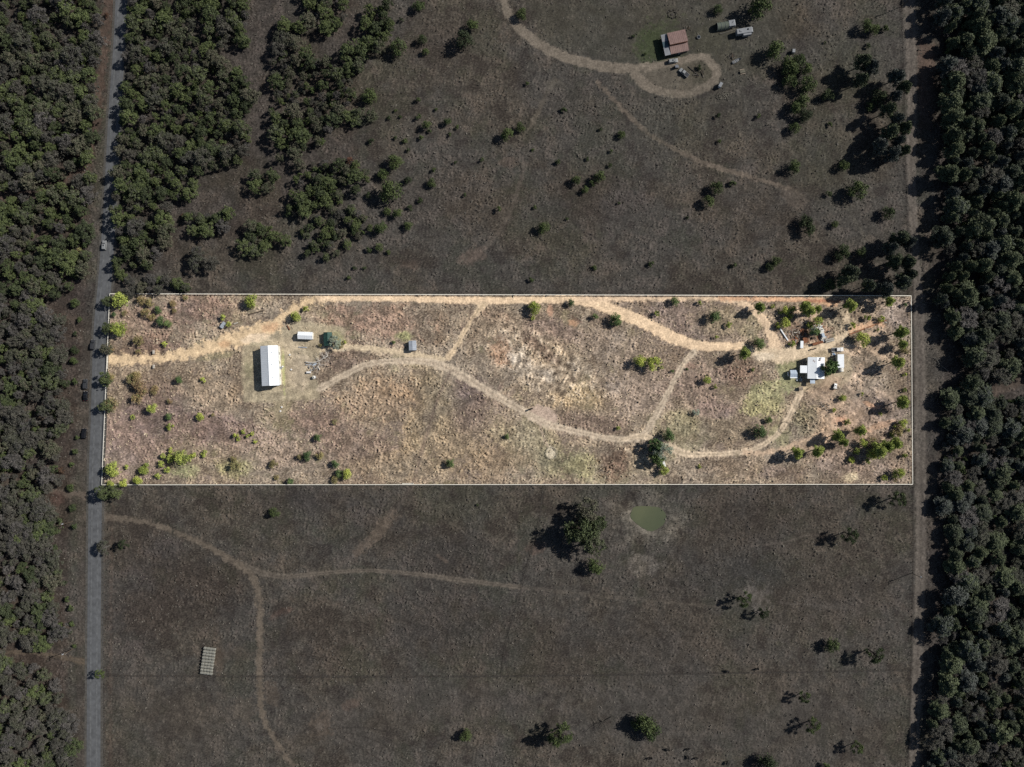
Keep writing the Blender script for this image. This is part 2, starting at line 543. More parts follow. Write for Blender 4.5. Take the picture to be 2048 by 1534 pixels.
patch_e(1090, 752, 26, 10, 30, (194, 179, 159), 0.8, 0.5, 0.2, only=True)
patch_e(1028, 716, 14, 7, 30, (198, 184, 165), 0.8, 0.6, only=True)
patch_e(1104, 757, 12, 8, 0, (194, 179, 159), 0.8, 0.6, only=True)
# trampled bare ground by the ring
patch_p([(1056, 822), (1074, 808), (1100, 816), (1116, 834), (1112, 848), (1080, 850), (1058, 838)], (192, 168, 148), 0.1, 0.95, 0.05, 3, 2, only=True)

# ---- tracks in the parcel
for q_ in [(1640, 790, 30, 12, 10), (1668, 812, 26, 10, -20), (1655, 838, 22, 10, 30), (1708, 770, 16, 22, 20), (1718, 745, 10, 24, 25), (1620, 628, 30, 12, 0), (1748, 668, 26, 10, -20), (1745, 700, 20, 8, 30), (1775, 790, 18, 8, 20), (1600, 690, 34, 8, 5), (1700, 700, 16, 12, 0)]:
    patch_e(q_[0], q_[1], q_[2], q_[3], q_[4], (200, 174, 148), 0.5, 0.55, 0.25, 0.5, only=True)
patch_e(1620, 672, 44, 20, 8, (164, 136, 116), 0.6, 0.7, 0.25, only=True)
patch_e(1103, 905.5, 10, 10, 0, (206, 192, 166), 0.4, 0.8, 0.2, 0.15, only=True)
patch_e(1570, 855, 10, 10, 0, (160, 142, 120), 0.4, 0.6, 0.2, 0.2, only=True)
TAN = (226, 190, 150); PALE = (216, 192, 162); DUST = (190, 166, 140)
track([(214, 721, 26), (250, 720, 20), (300, 717, 18), (370, 707, 22), (440, 689, 28), (500, 668, 32), (540, 655, 28), (575, 628, 18), (610, 606, 15), (650, 597, 15)], (224, 194, 154), 0.97, 0.12, edge=4.5, jag=3.4, only=True)
patch_e(540, 655, 18, 9, -20, (208, 160, 122), 0.1, 0.6, 0.15, only=True)
patch_e(450, 688, 14, 6, 0, (196, 150, 110), 0.1, 0.55, 0.15, only=True)
patch_e(510, 676, 30, 8, -10, (228, 204, 174), 0.1, 0.7, 0.1, only=True)
track([(640, 597, 15), (700, 596, 13), (800, 597, 12), (900, 599, 14), (950, 601, 15), (1040, 600, 14), (1110, 598, 16), (1180, 604, 20), (1235, 624, 24), (1290, 646, 23), (1340, 672, 24), (1390, 690, 20), (1440, 693, 17), (1485, 692, 14)], (234, 203, 166), 1.0, 0.08, edge=1.8, jag=0.9, only=True)
track([(1150, 598, 10), (1230, 597, 10), (1300, 597, 8), (1380, 596, 8), (1440, 598, 10), (1480, 604, 14), (1510, 622, 12), (1530, 645, 17), (1545, 675, 20), (1552, 705, 30)], (226, 196, 162), 0.95, 0.1, edge=2.5, jag=1.4, only=True)
track([(1440, 597, 9), (1520, 598, 8), (1600, 600, 9), (1650, 604, 12), (1672, 609, 10)], (224, 178, 140), 0.9, 0.1, edge=2.2, jag=1.4, only=True)
patch_e(1650, 602, 40, 3, 2, (150, 82, 62), 0.4, 0.55, 0.4, only=True)
track([(1490, 694, 10), (1520, 705, 18), (1560, 712, 30), (1600, 704, 26), (1640, 694, 18), (1680, 680, 14), (1698, 655, 14), (1694, 632, 12)], (218, 194, 162), 0.98, 0.12, edge=4, jag=2.4, only=True)
track([(1700, 664, 10), (1724, 652, 9), (1752, 646, 11), (1768, 652, 6)], (218, 176, 140), 0.85, 0.15, edge=3, jag=2, only=True)
patch_e(1530, 713, 20, 8, 0, (226, 206, 178), 0.1, 0.7, 0.08, only=True)
track([(968, 607, 16), (948, 632, 10), (930, 660, 10), (915, 690, 10), (897, 715, 14)], (216, 190, 156), 0.98, 0.15, edge=2.0, jag=1.6, only=True, ruts=True, mid=(150, 130, 96))
track([(648, 697, 10), (690, 694, 11), (740, 697, 12), (790, 704, 12), (840, 713, 13), (885, 719, 12)], (208, 186, 154), 1.0, 0.15, edge=2.0, jag=1.4, only=True)
track([(640, 778, 14), (685, 752, 14), (730, 730, 13), (780, 722, 13), (850, 723, 16), (900, 738, 20), (950, 766, 18), (1000, 796, 17), (1050, 824, 17), (1084, 844, 17), (1130, 857, 14), (1180, 869, 14), (1230, 878, 13), (1280, 874, 16), (1300, 852, 15), (1322, 812, 13), (1346, 768, 12), (1366, 728, 12), (1388, 704, 12)], (204, 184, 158), 1.0, 0.15, edge=2.6, jag=1.4, only=True, ruts=True, mid=(156, 136, 116))
track([(1240, 880, 8), (1280, 872, 14), (1310, 878, 12), (1345, 898, 18), (1375, 907, 14), (1430, 908, 11), (1480, 904, 12), (1520, 893, 12), (1550, 872, 11), (1572, 846, 13), (1588, 815, 13), (1602, 786, 12)], (214, 191, 162), 1.0, 0.15, edge=2.4, jag=1.3, only=True, ruts=True, mid=(150, 134, 108))
track([(1490, 905, 8), (1530, 905, 9), (1570, 896, 9), (1610, 882, 7), (1640, 872, 5)], (198, 170, 142), 0.8, 0.3, edge=3, jag=2, only=True)
track([(1560, 780, 5), (1568, 800, 5), (1562, 830, 5), (1552, 860, 5)], (180, 166, 130), 0.6, 0.3, cls=False, only=True)
track([(1080, 848, 6), (1086, 872, 4.5), (1096, 893, 5)], (196, 174, 150), 0.8, 0.2, edge=1.2, jag=0.6, cls=False, only=True)
track([(1712, 795, 9), (1740, 772, 8), (1775, 745, 7)], (176, 158, 138), 0.7, 0.3, ruts=True, mid=(130, 118, 100), cls=False, only=True)
track([(1735, 850, 3), (1770, 878, 4)], (186, 162, 142), 0.6, 0.4, cls=False, only=True)
track([(900, 744, 7), (876, 796, 7), (856, 860, 7), (836, 930, 7), (826, 968, 7)], (116, 100, 88), 0.6, 0.4, ruts=True, mid=(140, 122, 106), cls=False, only=True)
track([(1240, 888, 5), (1262, 905, 4)], (206, 186, 158), 0.6, 0.4, cls=False, only=True)
track([(1265, 940, 3), (1290, 955, 3), (1330, 958, 3), (1352, 945, 3)], (186, 166, 140), 0.5, 0.4, cls=False, only=True)
track([(380, 735, 3), (400, 760, 2)], (120, 96, 84), 0.4, cls=False, only=True)
# plough-like arcs by the top track
for k in range(5):
    track([(905 + k * 9, 605, 2), (918 + k * 7, 622, 2), (924 + k * 4, 640, 2), (920, 662, 2)], (104, 88, 80), 0.55, 0.6, cls=False, jag=0.3, edge=1, only=True)
for k in range(6):
    track([(1330 + k * 14, 612 + k * 3, 2), (1370 + k * 14, 650 + k * 3, 2)], (112, 96, 86), 0.4, 0.7, cls=False, jag=0.5, edge=1, only=True)
for k in range(6):
    track([(1690 + k * 9, 820 - k * 8, 2), (1732 + k * 8, 850 - k * 10, 2)], (116, 98, 88), 0.35, 0.7, cls=False, jag=0.5, edge=1, only=True)

# ---- land outside, patches and tracks in dimmed colours

patch_p([(1050, 0), (1600, 0), (1600, 60), (1480, 170), (1290, 190), (1230, 130), (1090, 90)], (71, 69, 61), 0.45, 0.7, 0.08, 12, 6, only=False)
for k in range(16):
    track([(1230 + k * 9, 0, 2), (1226 + k * 9, 60, 2), (1234 + k * 8, 118, 2)], (60, 56, 52), 0.3, cls=False, jag=0.4, edge=1, only=False)
for k in range(9):
    track([(800, 128 + k * 8, 2), (900, 126 + k * 8, 2), (990, 130 + k * 7, 2)], (58, 54, 50), 0.35, cls=False, jag=0.5, edge=1, only=False)
patch_e(1330, 86, 42, 46, 0, (66, 71, 52), 0.25, 0.7, 0.08, only=False)
patch_e(1300, 90, 26, 36, 0, (60, 69, 45), 0.25, 0.6, 0.08, only=False)
patch_e(1410, 80, 50, 36, 0, (72, 70, 58), 0.25, 0.6, 0.08, only=False)
patch_p([(1275, 140), (1340, 128), (1400, 112), (1432, 140), (1425, 170), (1370, 188), (1310, 180)], (98, 91, 80), 0.2, 0.8, 0.08, 5, 3, only=False)
patch_e(1400, 146, 28, 20, 10, (64, 62, 52), 0.4, 0.7, 0.1, only=False)
track([(1000, -40, 16), (1010, 10, 16), (1030, 46, 19), (1070, 82, 20), (1120, 110, 20), (1190, 130, 20), (1250, 137, 20), (1300, 133, 16), (1350, 124, 14), (1400, 113, 14), (1425, 128, 17), (1432, 152, 18), (1412, 174, 18), (1370, 188, 17), (1325, 183, 16), (1290, 168, 22), (1272, 150, 22)], (116, 107, 95), 1.0, 0.1, edge=2.0, jag=1.2, only=False)
track([(1195, 165, 6), (1240, 212, 8), (1290, 262, 8), (1335, 290, 8), (1400, 322, 9), (1470, 345, 9), (1540, 365, 8), (1582, 378, 8)], (106, 96, 85), 0.95, 0.25, edge=2.4, jag=1.6, only=False)
patch_e(1590, 395, 34, 22, 35, (96, 86, 76), 0.5, 0.75, 0.12, only=False)
track([(1110, 160, 12), (1092, 190, 9), (1078, 222, 9), (1060, 255, 9)], (94, 87, 77), 0.9, 0.3, cls=False, only=False)
patch_e(1115, 170, 22, 12, 0, (88, 83, 74), 0.5, 0.6, 0.1, only=False)
track([(1050, 325, 7), (1038, 370, 8), (1022, 420, 8), (1000, 460, 10), (965, 500, 10), (940, 520, 14)], (88, 81, 73), 0.7, 0.3, cls=False, only=False)
patch_e(1018, 325, 20, 10, 0, (86, 75, 66), 0.5, 0.6, 0.12, only=False)
patch_e(950, 512, 26, 16, -20, (98, 86, 77), 0.6, 0.75, 0.12, only=False)
patch_e(822, 528, 22, 10, 0, (84, 73, 65), 0.5, 0.6, 0.12, only=False)
track([(960, 535, 2), (975, 560, 2), (985, 585, 2)], (40, 37, 35), 0.6, cls=False, only=False)
track([(745, 196, 3), (900, 199, 3), (1080, 200, 3), (1300, 202, 3)], (86, 80, 72), 0.45, cls=False, jag=0.5, edge=1.2, only=False)
track([(1440, 500, 3), (1520, 498, 3), (1640, 494, 3)], (84, 77, 69), 0.5, cls=False, jag=0.5, edge=1.2, only=False)
track([(1670, 20, 4), (1684, 60, 5), (1680, 100, 5), (1660, 135, 4)], (82, 78, 68), 0.6, ruts=True, cls=False, only=False)
track([(1690, 410, 5), (1712, 445, 6), (1742, 490, 5)], (84, 80, 71), 0.55, ruts=True, cls=False, only=False)
for a in [(1180, 400, 90, 50, 0, (66, 60, 56), 1.0), (900, 400, 90, 60, 0, (76, 69, 62), 1.2), (1360, 250, 90, 50, 0, (72, 70, 61), 1.0),
          (1450, 200, 60, 30, 0, (70, 67, 60), 0.6), (1600, 60, 40, 40, 0, (72, 66, 58), 1.4), (1700, 130, 60, 60, 0, (66, 66, 56), 1.0),
          (1650, 330, 70, 70, 0, (66, 65, 56), 0.8), (1500, 430, 90, 50, 0, (72, 66, 60), 1.0), (870, 90, 60, 40, 0, (68, 62, 57), 0.8),
          (1150, 200, 60, 30, 0, (70, 65, 59), 1.0), (620, 1000, 90, 20, 0, (64, 59, 56), 1.0), (400, 1180, 90, 60, 0, (58, 52, 49), 1.1),
          (300, 1100, 60, 60, 0, (64, 58, 54), 1.1), (930, 1010, 60, 40, 0, (64, 64, 56), 0.8), (900, 1110, 70, 50, 0, (60, 55, 51), 1.1),
          (760, 1060, 60, 40, 0, (66, 61, 57), 1.1), (620, 1280, 80, 60, 0, (66, 60, 55), 1.0), (900, 1250, 120, 60, 0, (62, 57, 53), 1.0),
          (900, 1400, 160, 40, 0, (74, 69, 64), 0.5), (1300, 1420, 160, 70, 0, (72, 68, 63), 0.5), (1600, 1440, 160, 70, 0, (74, 69, 63), 0.5),
          (350, 1440, 120, 80, 0, (74, 69, 63), 0.5), (700, 1450, 120, 60, 0, (73, 68, 62), 0.5), (1500, 1040, 100, 50, 0, (62, 57, 53), 0.9),
          (1400, 1150, 120, 50, 0, (64, 60, 56), 0.8), (1650, 1200, 120, 60, 0, (68, 63, 58), 0.7), (1300, 1280, 140, 60, 0, (66, 61, 56), 0.7),
          (1520, 1150, 80, 40, 0, (60, 59, 56), 0.8), (1100, 1300, 80, 60, 0, (66, 61, 56), 0.8), (280, 1230, 60, 60, 0, (62, 56, 53), 1.0)]:
    patch_e(a[0], a[1], a[2], a[3], a[4], a[5], a[6], 0.6, 0.1, 0.7, only=False)
track([(180, 1032, 26), (225, 1036, 14), (270, 1041, 10), (330, 1056, 10), (400, 1085, 10), (450, 1113, 13), (488, 1134, 16), (506, 1156, 15), (517, 1190, 14), (521, 1240, 13), (520, 1300, 13), (520, 1360, 13), (521, 1410, 12), (533, 1450, 10), (560, 1495, 9), (600, 1545, 9)], (100, 91, 80), 1.0, 0.14, edge=2.6, jag=2.0, only=False)
track([(492, 1130, 8), (520, 1144, 13), (560, 1153, 12), (610, 1150, 9), (680, 1143, 9), (740, 1141, 9), (820, 1147, 9), (900, 1157, 11), (980, 1167, 10), (1040, 1174, 9)], (103, 95, 85), 0.9, 0.2, ruts=True, edge=2, jag=1.0, only=False, mid=(70, 64, 58))
track([(1040, 1174, 9), (1110, 1182, 7), (1180, 1190, 6), (1300, 1202, 5), (1420, 1212, 4), (1500, 1206, 4)], (94, 87, 78), 0.6, 0.3, ruts=True, cls=False, only=False)
track([(822, 972, 8), (806, 1000, 8), (788, 1024, 8)], (78, 71, 65), 0.6, ruts=True, cls=False, only=False)
patch_p([(782, 1020), (796, 1030), (770, 1070), (745, 1092), (712, 1116), (704, 1104), (738, 1072), (760, 1040)], (96, 86, 76), 0.3, 0.75, 0.12, 4, 4, only=False)
patch_e(885, 1118, 16, 4, 35, (96, 85, 75), 0.4, 0.7, only=False)
patch_e(1070, 1095, 18, 12, 0, (86, 73, 65), 0.4, 0.6, only=False)
patch_e(1300, 1040, 62, 46, 0, (94, 89, 80), 0.7, 0.7, 0.14, only=False)
patch_e(1285, 1125, 30, 20, 20, (102, 96, 88), 0.7, 0.7, 0.25, only=False)
patch_e(1515, 1195, 30, 22, 20, (102, 96, 90), 0.6, 0.7, 0.25, only=False)
track([(1500, 1092, 3), (1560, 1086, 3), (1610, 1072, 3), (1640, 1070, 3)], (90, 83, 76), 0.6, cls=False, jag=0.5, edge=1, only=False)
track([(1560, 1206, 4), (1620, 1210, 4), (1690, 1218, 4)], (86, 81, 75), 0.6, ruts=True, cls=False, only=False)
track([(205, 1351, 3), (500, 1352, 3), (800, 1353, 3), (1050, 1351, 3), (1300, 1348, 3), (1560, 1344, 3), (1820, 1340, 3)], (52, 48, 45), 0.6, cls=False, jag=0.5, edge=1.1, only=False)
track([(1086, 972, 3), (1080, 1030, 3), (1066, 1090, 3), (1046, 1160, 3), (1028, 1230, 3), (1010, 1290, 3), (1003, 1340, 3)], (44, 41, 38), 0.7, cls=False, jag=0.8, edge=1.2, only=False)
for q in [[(668, 1458), (720, 1454), (780, 1466), (830, 1490), (870, 1506), (910, 1528)], [(676, 1462), (730, 1474), (780, 1496), (830, 1530)], [(672, 1470), (710, 1490), (760, 1520)]]:
    track([(x, y, 2.5) for x, y in q], (50, 46, 43), 0.6, cls=False, jag=0.6, edge=1, only=False)
patch_e(640, 1452, 22, 26, 0, (90, 80, 70), 0.5, 0.7, 0.12, only=False)
patch_e(637, 1457, 8, 10, 0, (98, 90, 82), 0.4, 0.6, 0.12, only=False)
patch_e(700, 1408, 16, 10, 0, (86, 74, 66), 0.4, 0.6, only=False)
patch_e(545, 1390, 18, 26, 0, (86, 76, 66), 0.4, 0.6, only=False)
patch_e(560, 1225, 22, 9, -20, (86, 71, 63), 0.5, 0.6, only=False)
patch_e(600, 1285, 14, 18, 20, (84, 79, 72), 0.7, 0.5, only=False)
patch_e(438, 1318, 12, 26, 0, (86, 76, 66), 0.4, 0.7, only=False)
patch_e(470, 1306, 36, 14, 0, (82, 74, 66), 0.4, 0.5, only=False)
patch_e(1100, 1440, 14, 28, 0, (58, 53, 50), 0.4, 0.6, only=False)
patch_e(490, 1420, 20, 24, 0, (88, 80, 70), 0.4, 0.5, only=False)
# forest floor of leaf litter
patch_p([(-300, -300), (200, -300), (190, 300), (165, 700), (140, 1000), (130, 1600), (-300, 1600)], (66, 56, 51), 0.9, 0.6, 0.12, 10, 4, only=False)
patch_p([(235, -60), (720, -60), (720, 330), (560, 420), (330, 540), (222, 570)], (64, 56, 51), 0.9, 0.45, 0.12, 14, 4, only=False)
patch_p([(1880, -100), (2400, -100), (2400, 1700), (1870, 1700)], (60, 53, 50), 0.9, 0.55, 0.12, 10, 4, only=False)
# verges and the bare strip by the paved road
track([(228, -60, 26), (212, 60, 22), (202, 160, 16), (190, 260, 16), (172, 330, 14), (140, 350, 10), (100, 372, 8), (0, 400, 8)], (84, 70, 62), 0.8, 0.5, edge=4, jag=3, cls=False, only=False)
track([(225, 560, 10), (216, 720, 8), (212, 860, 7), (208, 980, 7), (206, 1200, 6), (206, 1540, 6)], (86, 82, 76), 0.6, 0.2, cls=False, jag=1.2, only=False)
track([(178, 640, 12), (170, 800, 12), (166, 1000, 14), (162, 1200, 14), (160, 1540, 14)], (74, 68, 62), 0.6, 0.4, cls=False, jag=2, only=False)
track([(225, 1010, 5), (222, 1200, 6), (220, 1540, 8)], (84, 74, 66), 0.5, 0.5, cls=False, jag=2, only=False)
track([(90, 975, 10), (125, 985, 12), (172, 992, 14)], (98, 88, 78), 0.85, 0.2, edge=2.4, jag=1.6, only=False)
patch_e(118, 995, 16, 14, 0, (80, 64, 58), 0.5, 0.7, only=False)
track([(-60, 1309, 8), (0, 1306, 8), (60, 1304, 9), (110, 1312, 9), (172, 1324, 14)], (98, 87, 74), 0.85, 0.2, edge=2.2, jag=1.2, ruts=True, only=False)
# dirt road on the right
track([(1812, -80, 26), (1818, 0, 26), (1822, 100, 24), (1824, 200, 22), (1822, 300, 22), (1826, 420, 18), (1832, 520, 16), (1838, 620, 24), (1841, 740, 26), (1842, 900, 26), (1842, 1060, 24), (1838, 1250, 22), (1832, 1400, 22), (1828, 1560, 22)], (104, 97, 89), 0.95, 0.25, edge=2.2, jag=1.5, ruts=True, only=False, mid=(72, 66, 62))
patch_p([(1835, 80), (1868, 90), (1872, 200), (1860, 260), (1838, 260)], (88, 74, 66), 0.5, 0.8, 0.12, 6, 4, only=False)
patch_p([(1850, 620), (1892, 640), (1900, 720), (1880, 780), (1856, 800), (1850, 700)], (82, 77, 70), 0.8, 0.7, 0.15, 6, 4, only=False)
patch_p([(1850, 800), (1880, 800), (1886, 1200), (1870, 1300), (1850, 1300)], (70, 64, 60), 0.7, 0.6, 0.12, 6, 4, only=False)
patch_p([(1960, 770), (2060, 750), (2060, 765), (1975, 800), (1950, 830)], (84, 74, 66), 0.6, 0.7, 0.12, 5, 3, only=False)
track([(1826, 560, 3), (1826, 900, 3), (1826, 1140, 3), (1822, 1340, 3), (1816, 1540, 3)], (48, 44, 41), 0.7, cls=False, jag=0.8, edge=1.2, only=False)
track([(1803, 0, 3), (1808, 150, 3), (1812, 330, 3), (1818, 560, 3)], (46, 42, 40), 0.6, cls=False, jag=0.8, edge=1.2, only=False)
track([(225, 584, 4), (900, 584, 3.5), (1500, 586, 3.5), (1815, 588, 3)], (50, 46, 43), 0.5, cls=False, jag=0.8, edge=1.2, only=False)

patch_e(1297, 1038, 44, 33, 0, (106, 100, 90), 0.3, 0.7, 0.2, 0.2, only=False)
track([(1264, 985, 3), (1270, 1000, 4), (1274, 1014, 4)], (44, 41, 38), 0.8, cls=False, jag=0.8, edge=1, only=False)
# uneven grazing and soil: mottles of five to twenty metres
_f = 0.55 * N_pat + 0.6 * N_mid + 0.35 * band(12.0, 41, 0.5)
_f = np.tanh(1.3 * (_f - 0.1)) 
_g = np.where(CLS == 0, 1.0, 0.25) * np.clip(ROUGH, 0.15, 1.0)
COLR *= (1 + np.where(INP > .5, 0.19, 0.13) * _f * _g)[..., None].astype(np.float32)
COLR *= np.where(INP[..., None] > .5, np.array([0.985, 0.955, 0.93], np.float32) ** _g[..., None], np.array([1.03, 1.0, 0.975], np.float32)).astype(np.float32)
COLR[..., 0] *= 1 + 0.03 * np.tanh(N_big2) * _g
COLR[..., 2] *= 1 - 0.05 * np.tanh(N_big2) * _g

# ---- pond bowl
POND = [(1262, 1024), (1272, 1013), (1300, 1013), (1320, 1016), (1331, 1026), (1332, 1040), (1322, 1054), (1306, 1062), (1292, 1060), (1272, 1046), (1262, 1036)]

# ---- asphalt road bed under the road
ROADL = [(243, -60, 28), (243, 0, 28), (238, 100, 28), (231, 200, 29), (226, 300, 30), (219, 430, 30), (210, 560, 31), (204, 620, 31), (199, 700, 31), (195, 860, 32), (191, 960, 31), (188, 1290, 31), (187, 1534, 32), (186, 1620, 32)]
rp_, rw_ = spline(ROADL)
sl, sd, off, wid = line_sd(rp_, rw_)
ROUGH[sl] = np.where(sd > -3, 0.0, ROUGH[sl])
road_flat = np.zeros((NY, NX), np.float32)
road_flat[sl] = sm(sd, -5, -1)

# ---- relief
amp = 0.55 + 0.75 * sm(N_pat + 0.6 * N_mid, -1.2, 1.4)
ROUGH = ROUGH * amp * np.where(INP > .5, 1.0, 0.8)
Z = ROUGH * (0.165 * N_tuss + 0.09 * N_tuss2 + 0.04 * N_streak)
Z += (0.22 * np.clip(N_mid, -2, 2) * 0.35) * np.clip(ROUGH, 0.0, 1.0)
Z = Z * (1 - road_flat)
psl, pm = poly_mask(POND, 9.0, 0.0)
Z[psl] -= 0.9 * pm
Z = np.clip(Z, -1.2, 0.8)
# flat pads under the buildings
for (cx, cy, rx, ry) in [(540, 731, 30, 50), (610, 672, 22, 12), (657, 678, 14, 16), (824, 692, 12, 14), (1625, 738, 34, 32), (1682, 726, 14, 26), (1588, 748, 14, 14), (1349, 86, 30, 34), (1450, 48, 26, 14), (1490, 62, 22, 14), (1328, 930, 8, 10)]:
    s_ = win(cx - rx, cy - ry, cx + rx, cy + ry)
    Z[s_] *= 0.12
edge_fade = np.clip((np.minimum(272 - np.abs(XS[None, :]), 206 - np.abs(YS[:, None])) ) / 6.0, 0, 1)
Z = Z * edge_fade - 0.0


def zat(x, y):
    i = int(np.clip(np.searchsorted(XS, x), 0, NX - 1)); j = int(np.clip(np.searchsorted(YS, y), 0, NY - 1))
    return float(Z[j, i])


def ground_material(name, scale, bump):
    m = bpy.data.materials.new(name)
    m.use_nodes = True
    nt = m.node_tree
    b = nt.nodes['Principled BSDF']
    b.inputs['Roughness'].default_value = 0.95
    b.inputs['Specular IOR Level'].default_value = 0.1
    at = nt.nodes.new('ShaderNodeAttribute'); at.attribute_name = 'soil'
    geo = nt.nodes.new('ShaderNodeNewGeometry')
    nz = nt.nodes.new('ShaderNodeTexNoise'); nz.inputs['Scale'].default_value = scale; nz.inputs['Detail'].default_value = 5
    nt.links.new(geo.outputs['Position'], nz.inputs['Vector'])
    nz2 = nt.nodes.new('ShaderNodeTexNoise'); nz2.inputs['Scale'].default_value = scale * 0.4; nz2.inputs['Detail'].default_value = 3
    nt.links.new(geo.outputs['Position'], nz2.inputs['Vector'])
    mr = nt.nodes.new('ShaderNodeMapRange')
    mr.inputs['From Min'].default_value = 0.3; mr.inputs['From Max'].default_value = 0.7
    mr.inputs['To Min'].default_value = 0.72; mr.inputs['To Max'].default_value = 1.28
    nt.links.new(nz.outputs['Fac'], mr.inputs['Value'])
    mr2 = nt.nodes.new('ShaderNodeMapRange')
    mr2.inputs['From Min'].default_value = 0.3; mr2.inputs['From Max'].default_value = 0.7
    mr2.inputs['To Min'].default_value = 0.85; mr2.inputs['To Max'].default_value = 1.15
    nt.links.new(nz2.outputs['Fac'], mr2.inputs['Value'])
    mu = nt.nodes.new('ShaderNodeMath'); mu.operation = 'MULTIPLY'
    nt.links.new(mr.outputs[0], mu.inputs[0]); nt.links.new(mr2.outputs[0], mu.inputs[1])
    vm = nt.nodes.new('ShaderNodeVectorMath'); vm.operation = 'SCALE'
    nt.links.new(at.outputs['Color'], vm.inputs[0]); nt.links.new(mu.outputs[0], vm.inputs['Scale'])
    nt.links.new(vm.outputs[0], b.inputs['Base Color'])
    bp = nt.nodes.new('ShaderNodeBump'); bp.inputs['Strength'].default_value = bump; bp.inputs['Distance'].default_value = 0.12
    nt.links.new(nz.outputs['Fac'], bp.inputs['Height'])
    nt.links.new(bp.outputs['Normal'], b.inputs['Normal'])
    return m


MG = ground_material('dry_grass_soil', 1.6, 0.7)
MT = ground_material('worn_earth', 1.2, 0.25)

# split the sheet by cover: outside land, parcel grassland, bare tracks (all share one height field)
q_cls = np.maximum.reduce([CLS[:-1, :-1], CLS[1:, :-1], CLS[:-1, 1:], CLS[1:, 1:]])
q_in = INP[:-1, :-1] + INP[1:, 1:] > 1
idx = np.arange(NX * NY, dtype=np.int64).reshape(NY, NX)
quads = np.stack([idx[:-1, :-1], idx[:-1, 1:], idx[1:, 1:], idx[1:, :-1]], -1)
XX, YY = np.meshgrid(XS, YS)
allv = np.stack([XX, YY, Z], -1).reshape(-1, 3)
allc = np.concatenate([COLR, np.ones((NY, NX, 1), np.float32)], -1).reshape(-1, 4)


def ground_piece(name, mask, material, label):
    q = quads[mask]
    u, inv = np.unique(q.ravel(), return_inverse=True)
    me = np_mesh(name, allv[u], inv.reshape(-1, 4), material, smooth=True)
    ca = me.color_attributes.new('soil', 'FLOAT_COLOR', 'POINT')
    ca.data.foreach_set('color', np.ascontiguousarray(allc[u], dtype=np.float32).ravel())
    o = bpy.data.objects.new(name, me)
    COL.objects.link(o)
    return tag(o, label, None, None, 'structure')


ground_piece('ground', (q_cls == 0) & ~q_in, MG, 'brown rough pasture and leaf litter, dimmed in colour, around the fenced parcel')
ground_piece('dry_grassland', (q_cls == 0) & q_in, MG, 'pale tussocky dry grassland inside the fenced parcel')
ground_piece('dirt_tracks', (q_cls == 1) & q_in, MT, 'sandy tan driveway and tracks winding through the pale parcel')
ground_piece('dirt_road', (q_cls == 1) & ~q_in, MT, 'brown dirt roads and drives, dimmed in colour, outside the parcel')
del quads, allc

# ---- paved road
mroad = mat('asphalt', A(95, 95, 95), 0.9, 0.25, 0.35, spec=0.2, bump=0.2)


def ribbon(name, pts, ws, z, m, off=0.0, parent=None, kind='structure', label=None, camber=0.0):
    pts = np.array([G(x, y) for x, y in pts]); ws = np.array(ws) * M
    v = []; f = []
    K = 5 if camber else 2
    for i, p in enumerate(pts):
        a = pts[max(0, i - 1)]; b_ = pts[min(len(pts) - 1, i + 1)]
        d = (b_ - a) / np.linalg.norm(b_ - a); n = np.array([-d[1], d[0]])
        for k in range(K):
            t = k / (K - 1) * 2 - 1
            q = p + n * (off + t * ws[i] / 2)
            v.append((q[0], q[1], z + camber * (1 - t * t)))
    for i in range(len(pts) - 1):
        for k in range(K - 1):
            a = i * K + k
            f.append((a, a + 1, a + K + 1, a + K))
    me = bpy.data.meshes.new(name); me.from_pydata(v, [], f); me.materials.append(m)
    me.update(); me.flip_normals() if me.polygons[0].normal.z < 0 else None
    o = bpy.data.objects.new(name, me); COL.objects.link(o)
    if parent: o.parent = parent
    return tag(o, label, None, None, kind)


ribbon('gravel_shoulder', rp_, rw_ + 5, 0.02, mat('shoulder_gravel', A(84, 80, 74), 0.95, 0.35, 0.8, bump=0.3), label='narrow gravel shoulder along the paved road')
ROAD = ribbon('road', rp_, rw_ - 4, 0.05, mroad, camber=0.06, label='grey paved country road running down the left side')
mwear = mat('worn_asphalt', A(102, 102, 101), 0.9, 0.3, 0.5, spec=0.2)
ribbon('wheel_track', rp_, np.full(len(rp_), 3.0), 0.113, mwear, off=1.5, parent=ROAD, kind=None)
ribbon('wheel_track', rp_, np.full(len(rp_), 3.0), 0.113, mwear, off=-1.5, parent=ROAD, kind=None)

# ---- pond
mb = MB()
pp = np.array([G(x, y) for x, y in POND])
pp, _ = spline([(x, y, 3) for x, y in list(pp) + [pp[0]]])
pp = pp + np.random.default_rng(3).normal(0, 0.12, pp.shape)
mb.add([(x, y, -0.32) for x, y in pp[:-1]], [tuple(range(len(pp) - 1))])
wm = mat('pond_water', A(98, 100, 74), 0.12, 0.06, 0.06, spec=0.5, col2=A(84, 88, 66))
mb.build('pond_water', wm, label='small olive green stock pond', kind='structure')

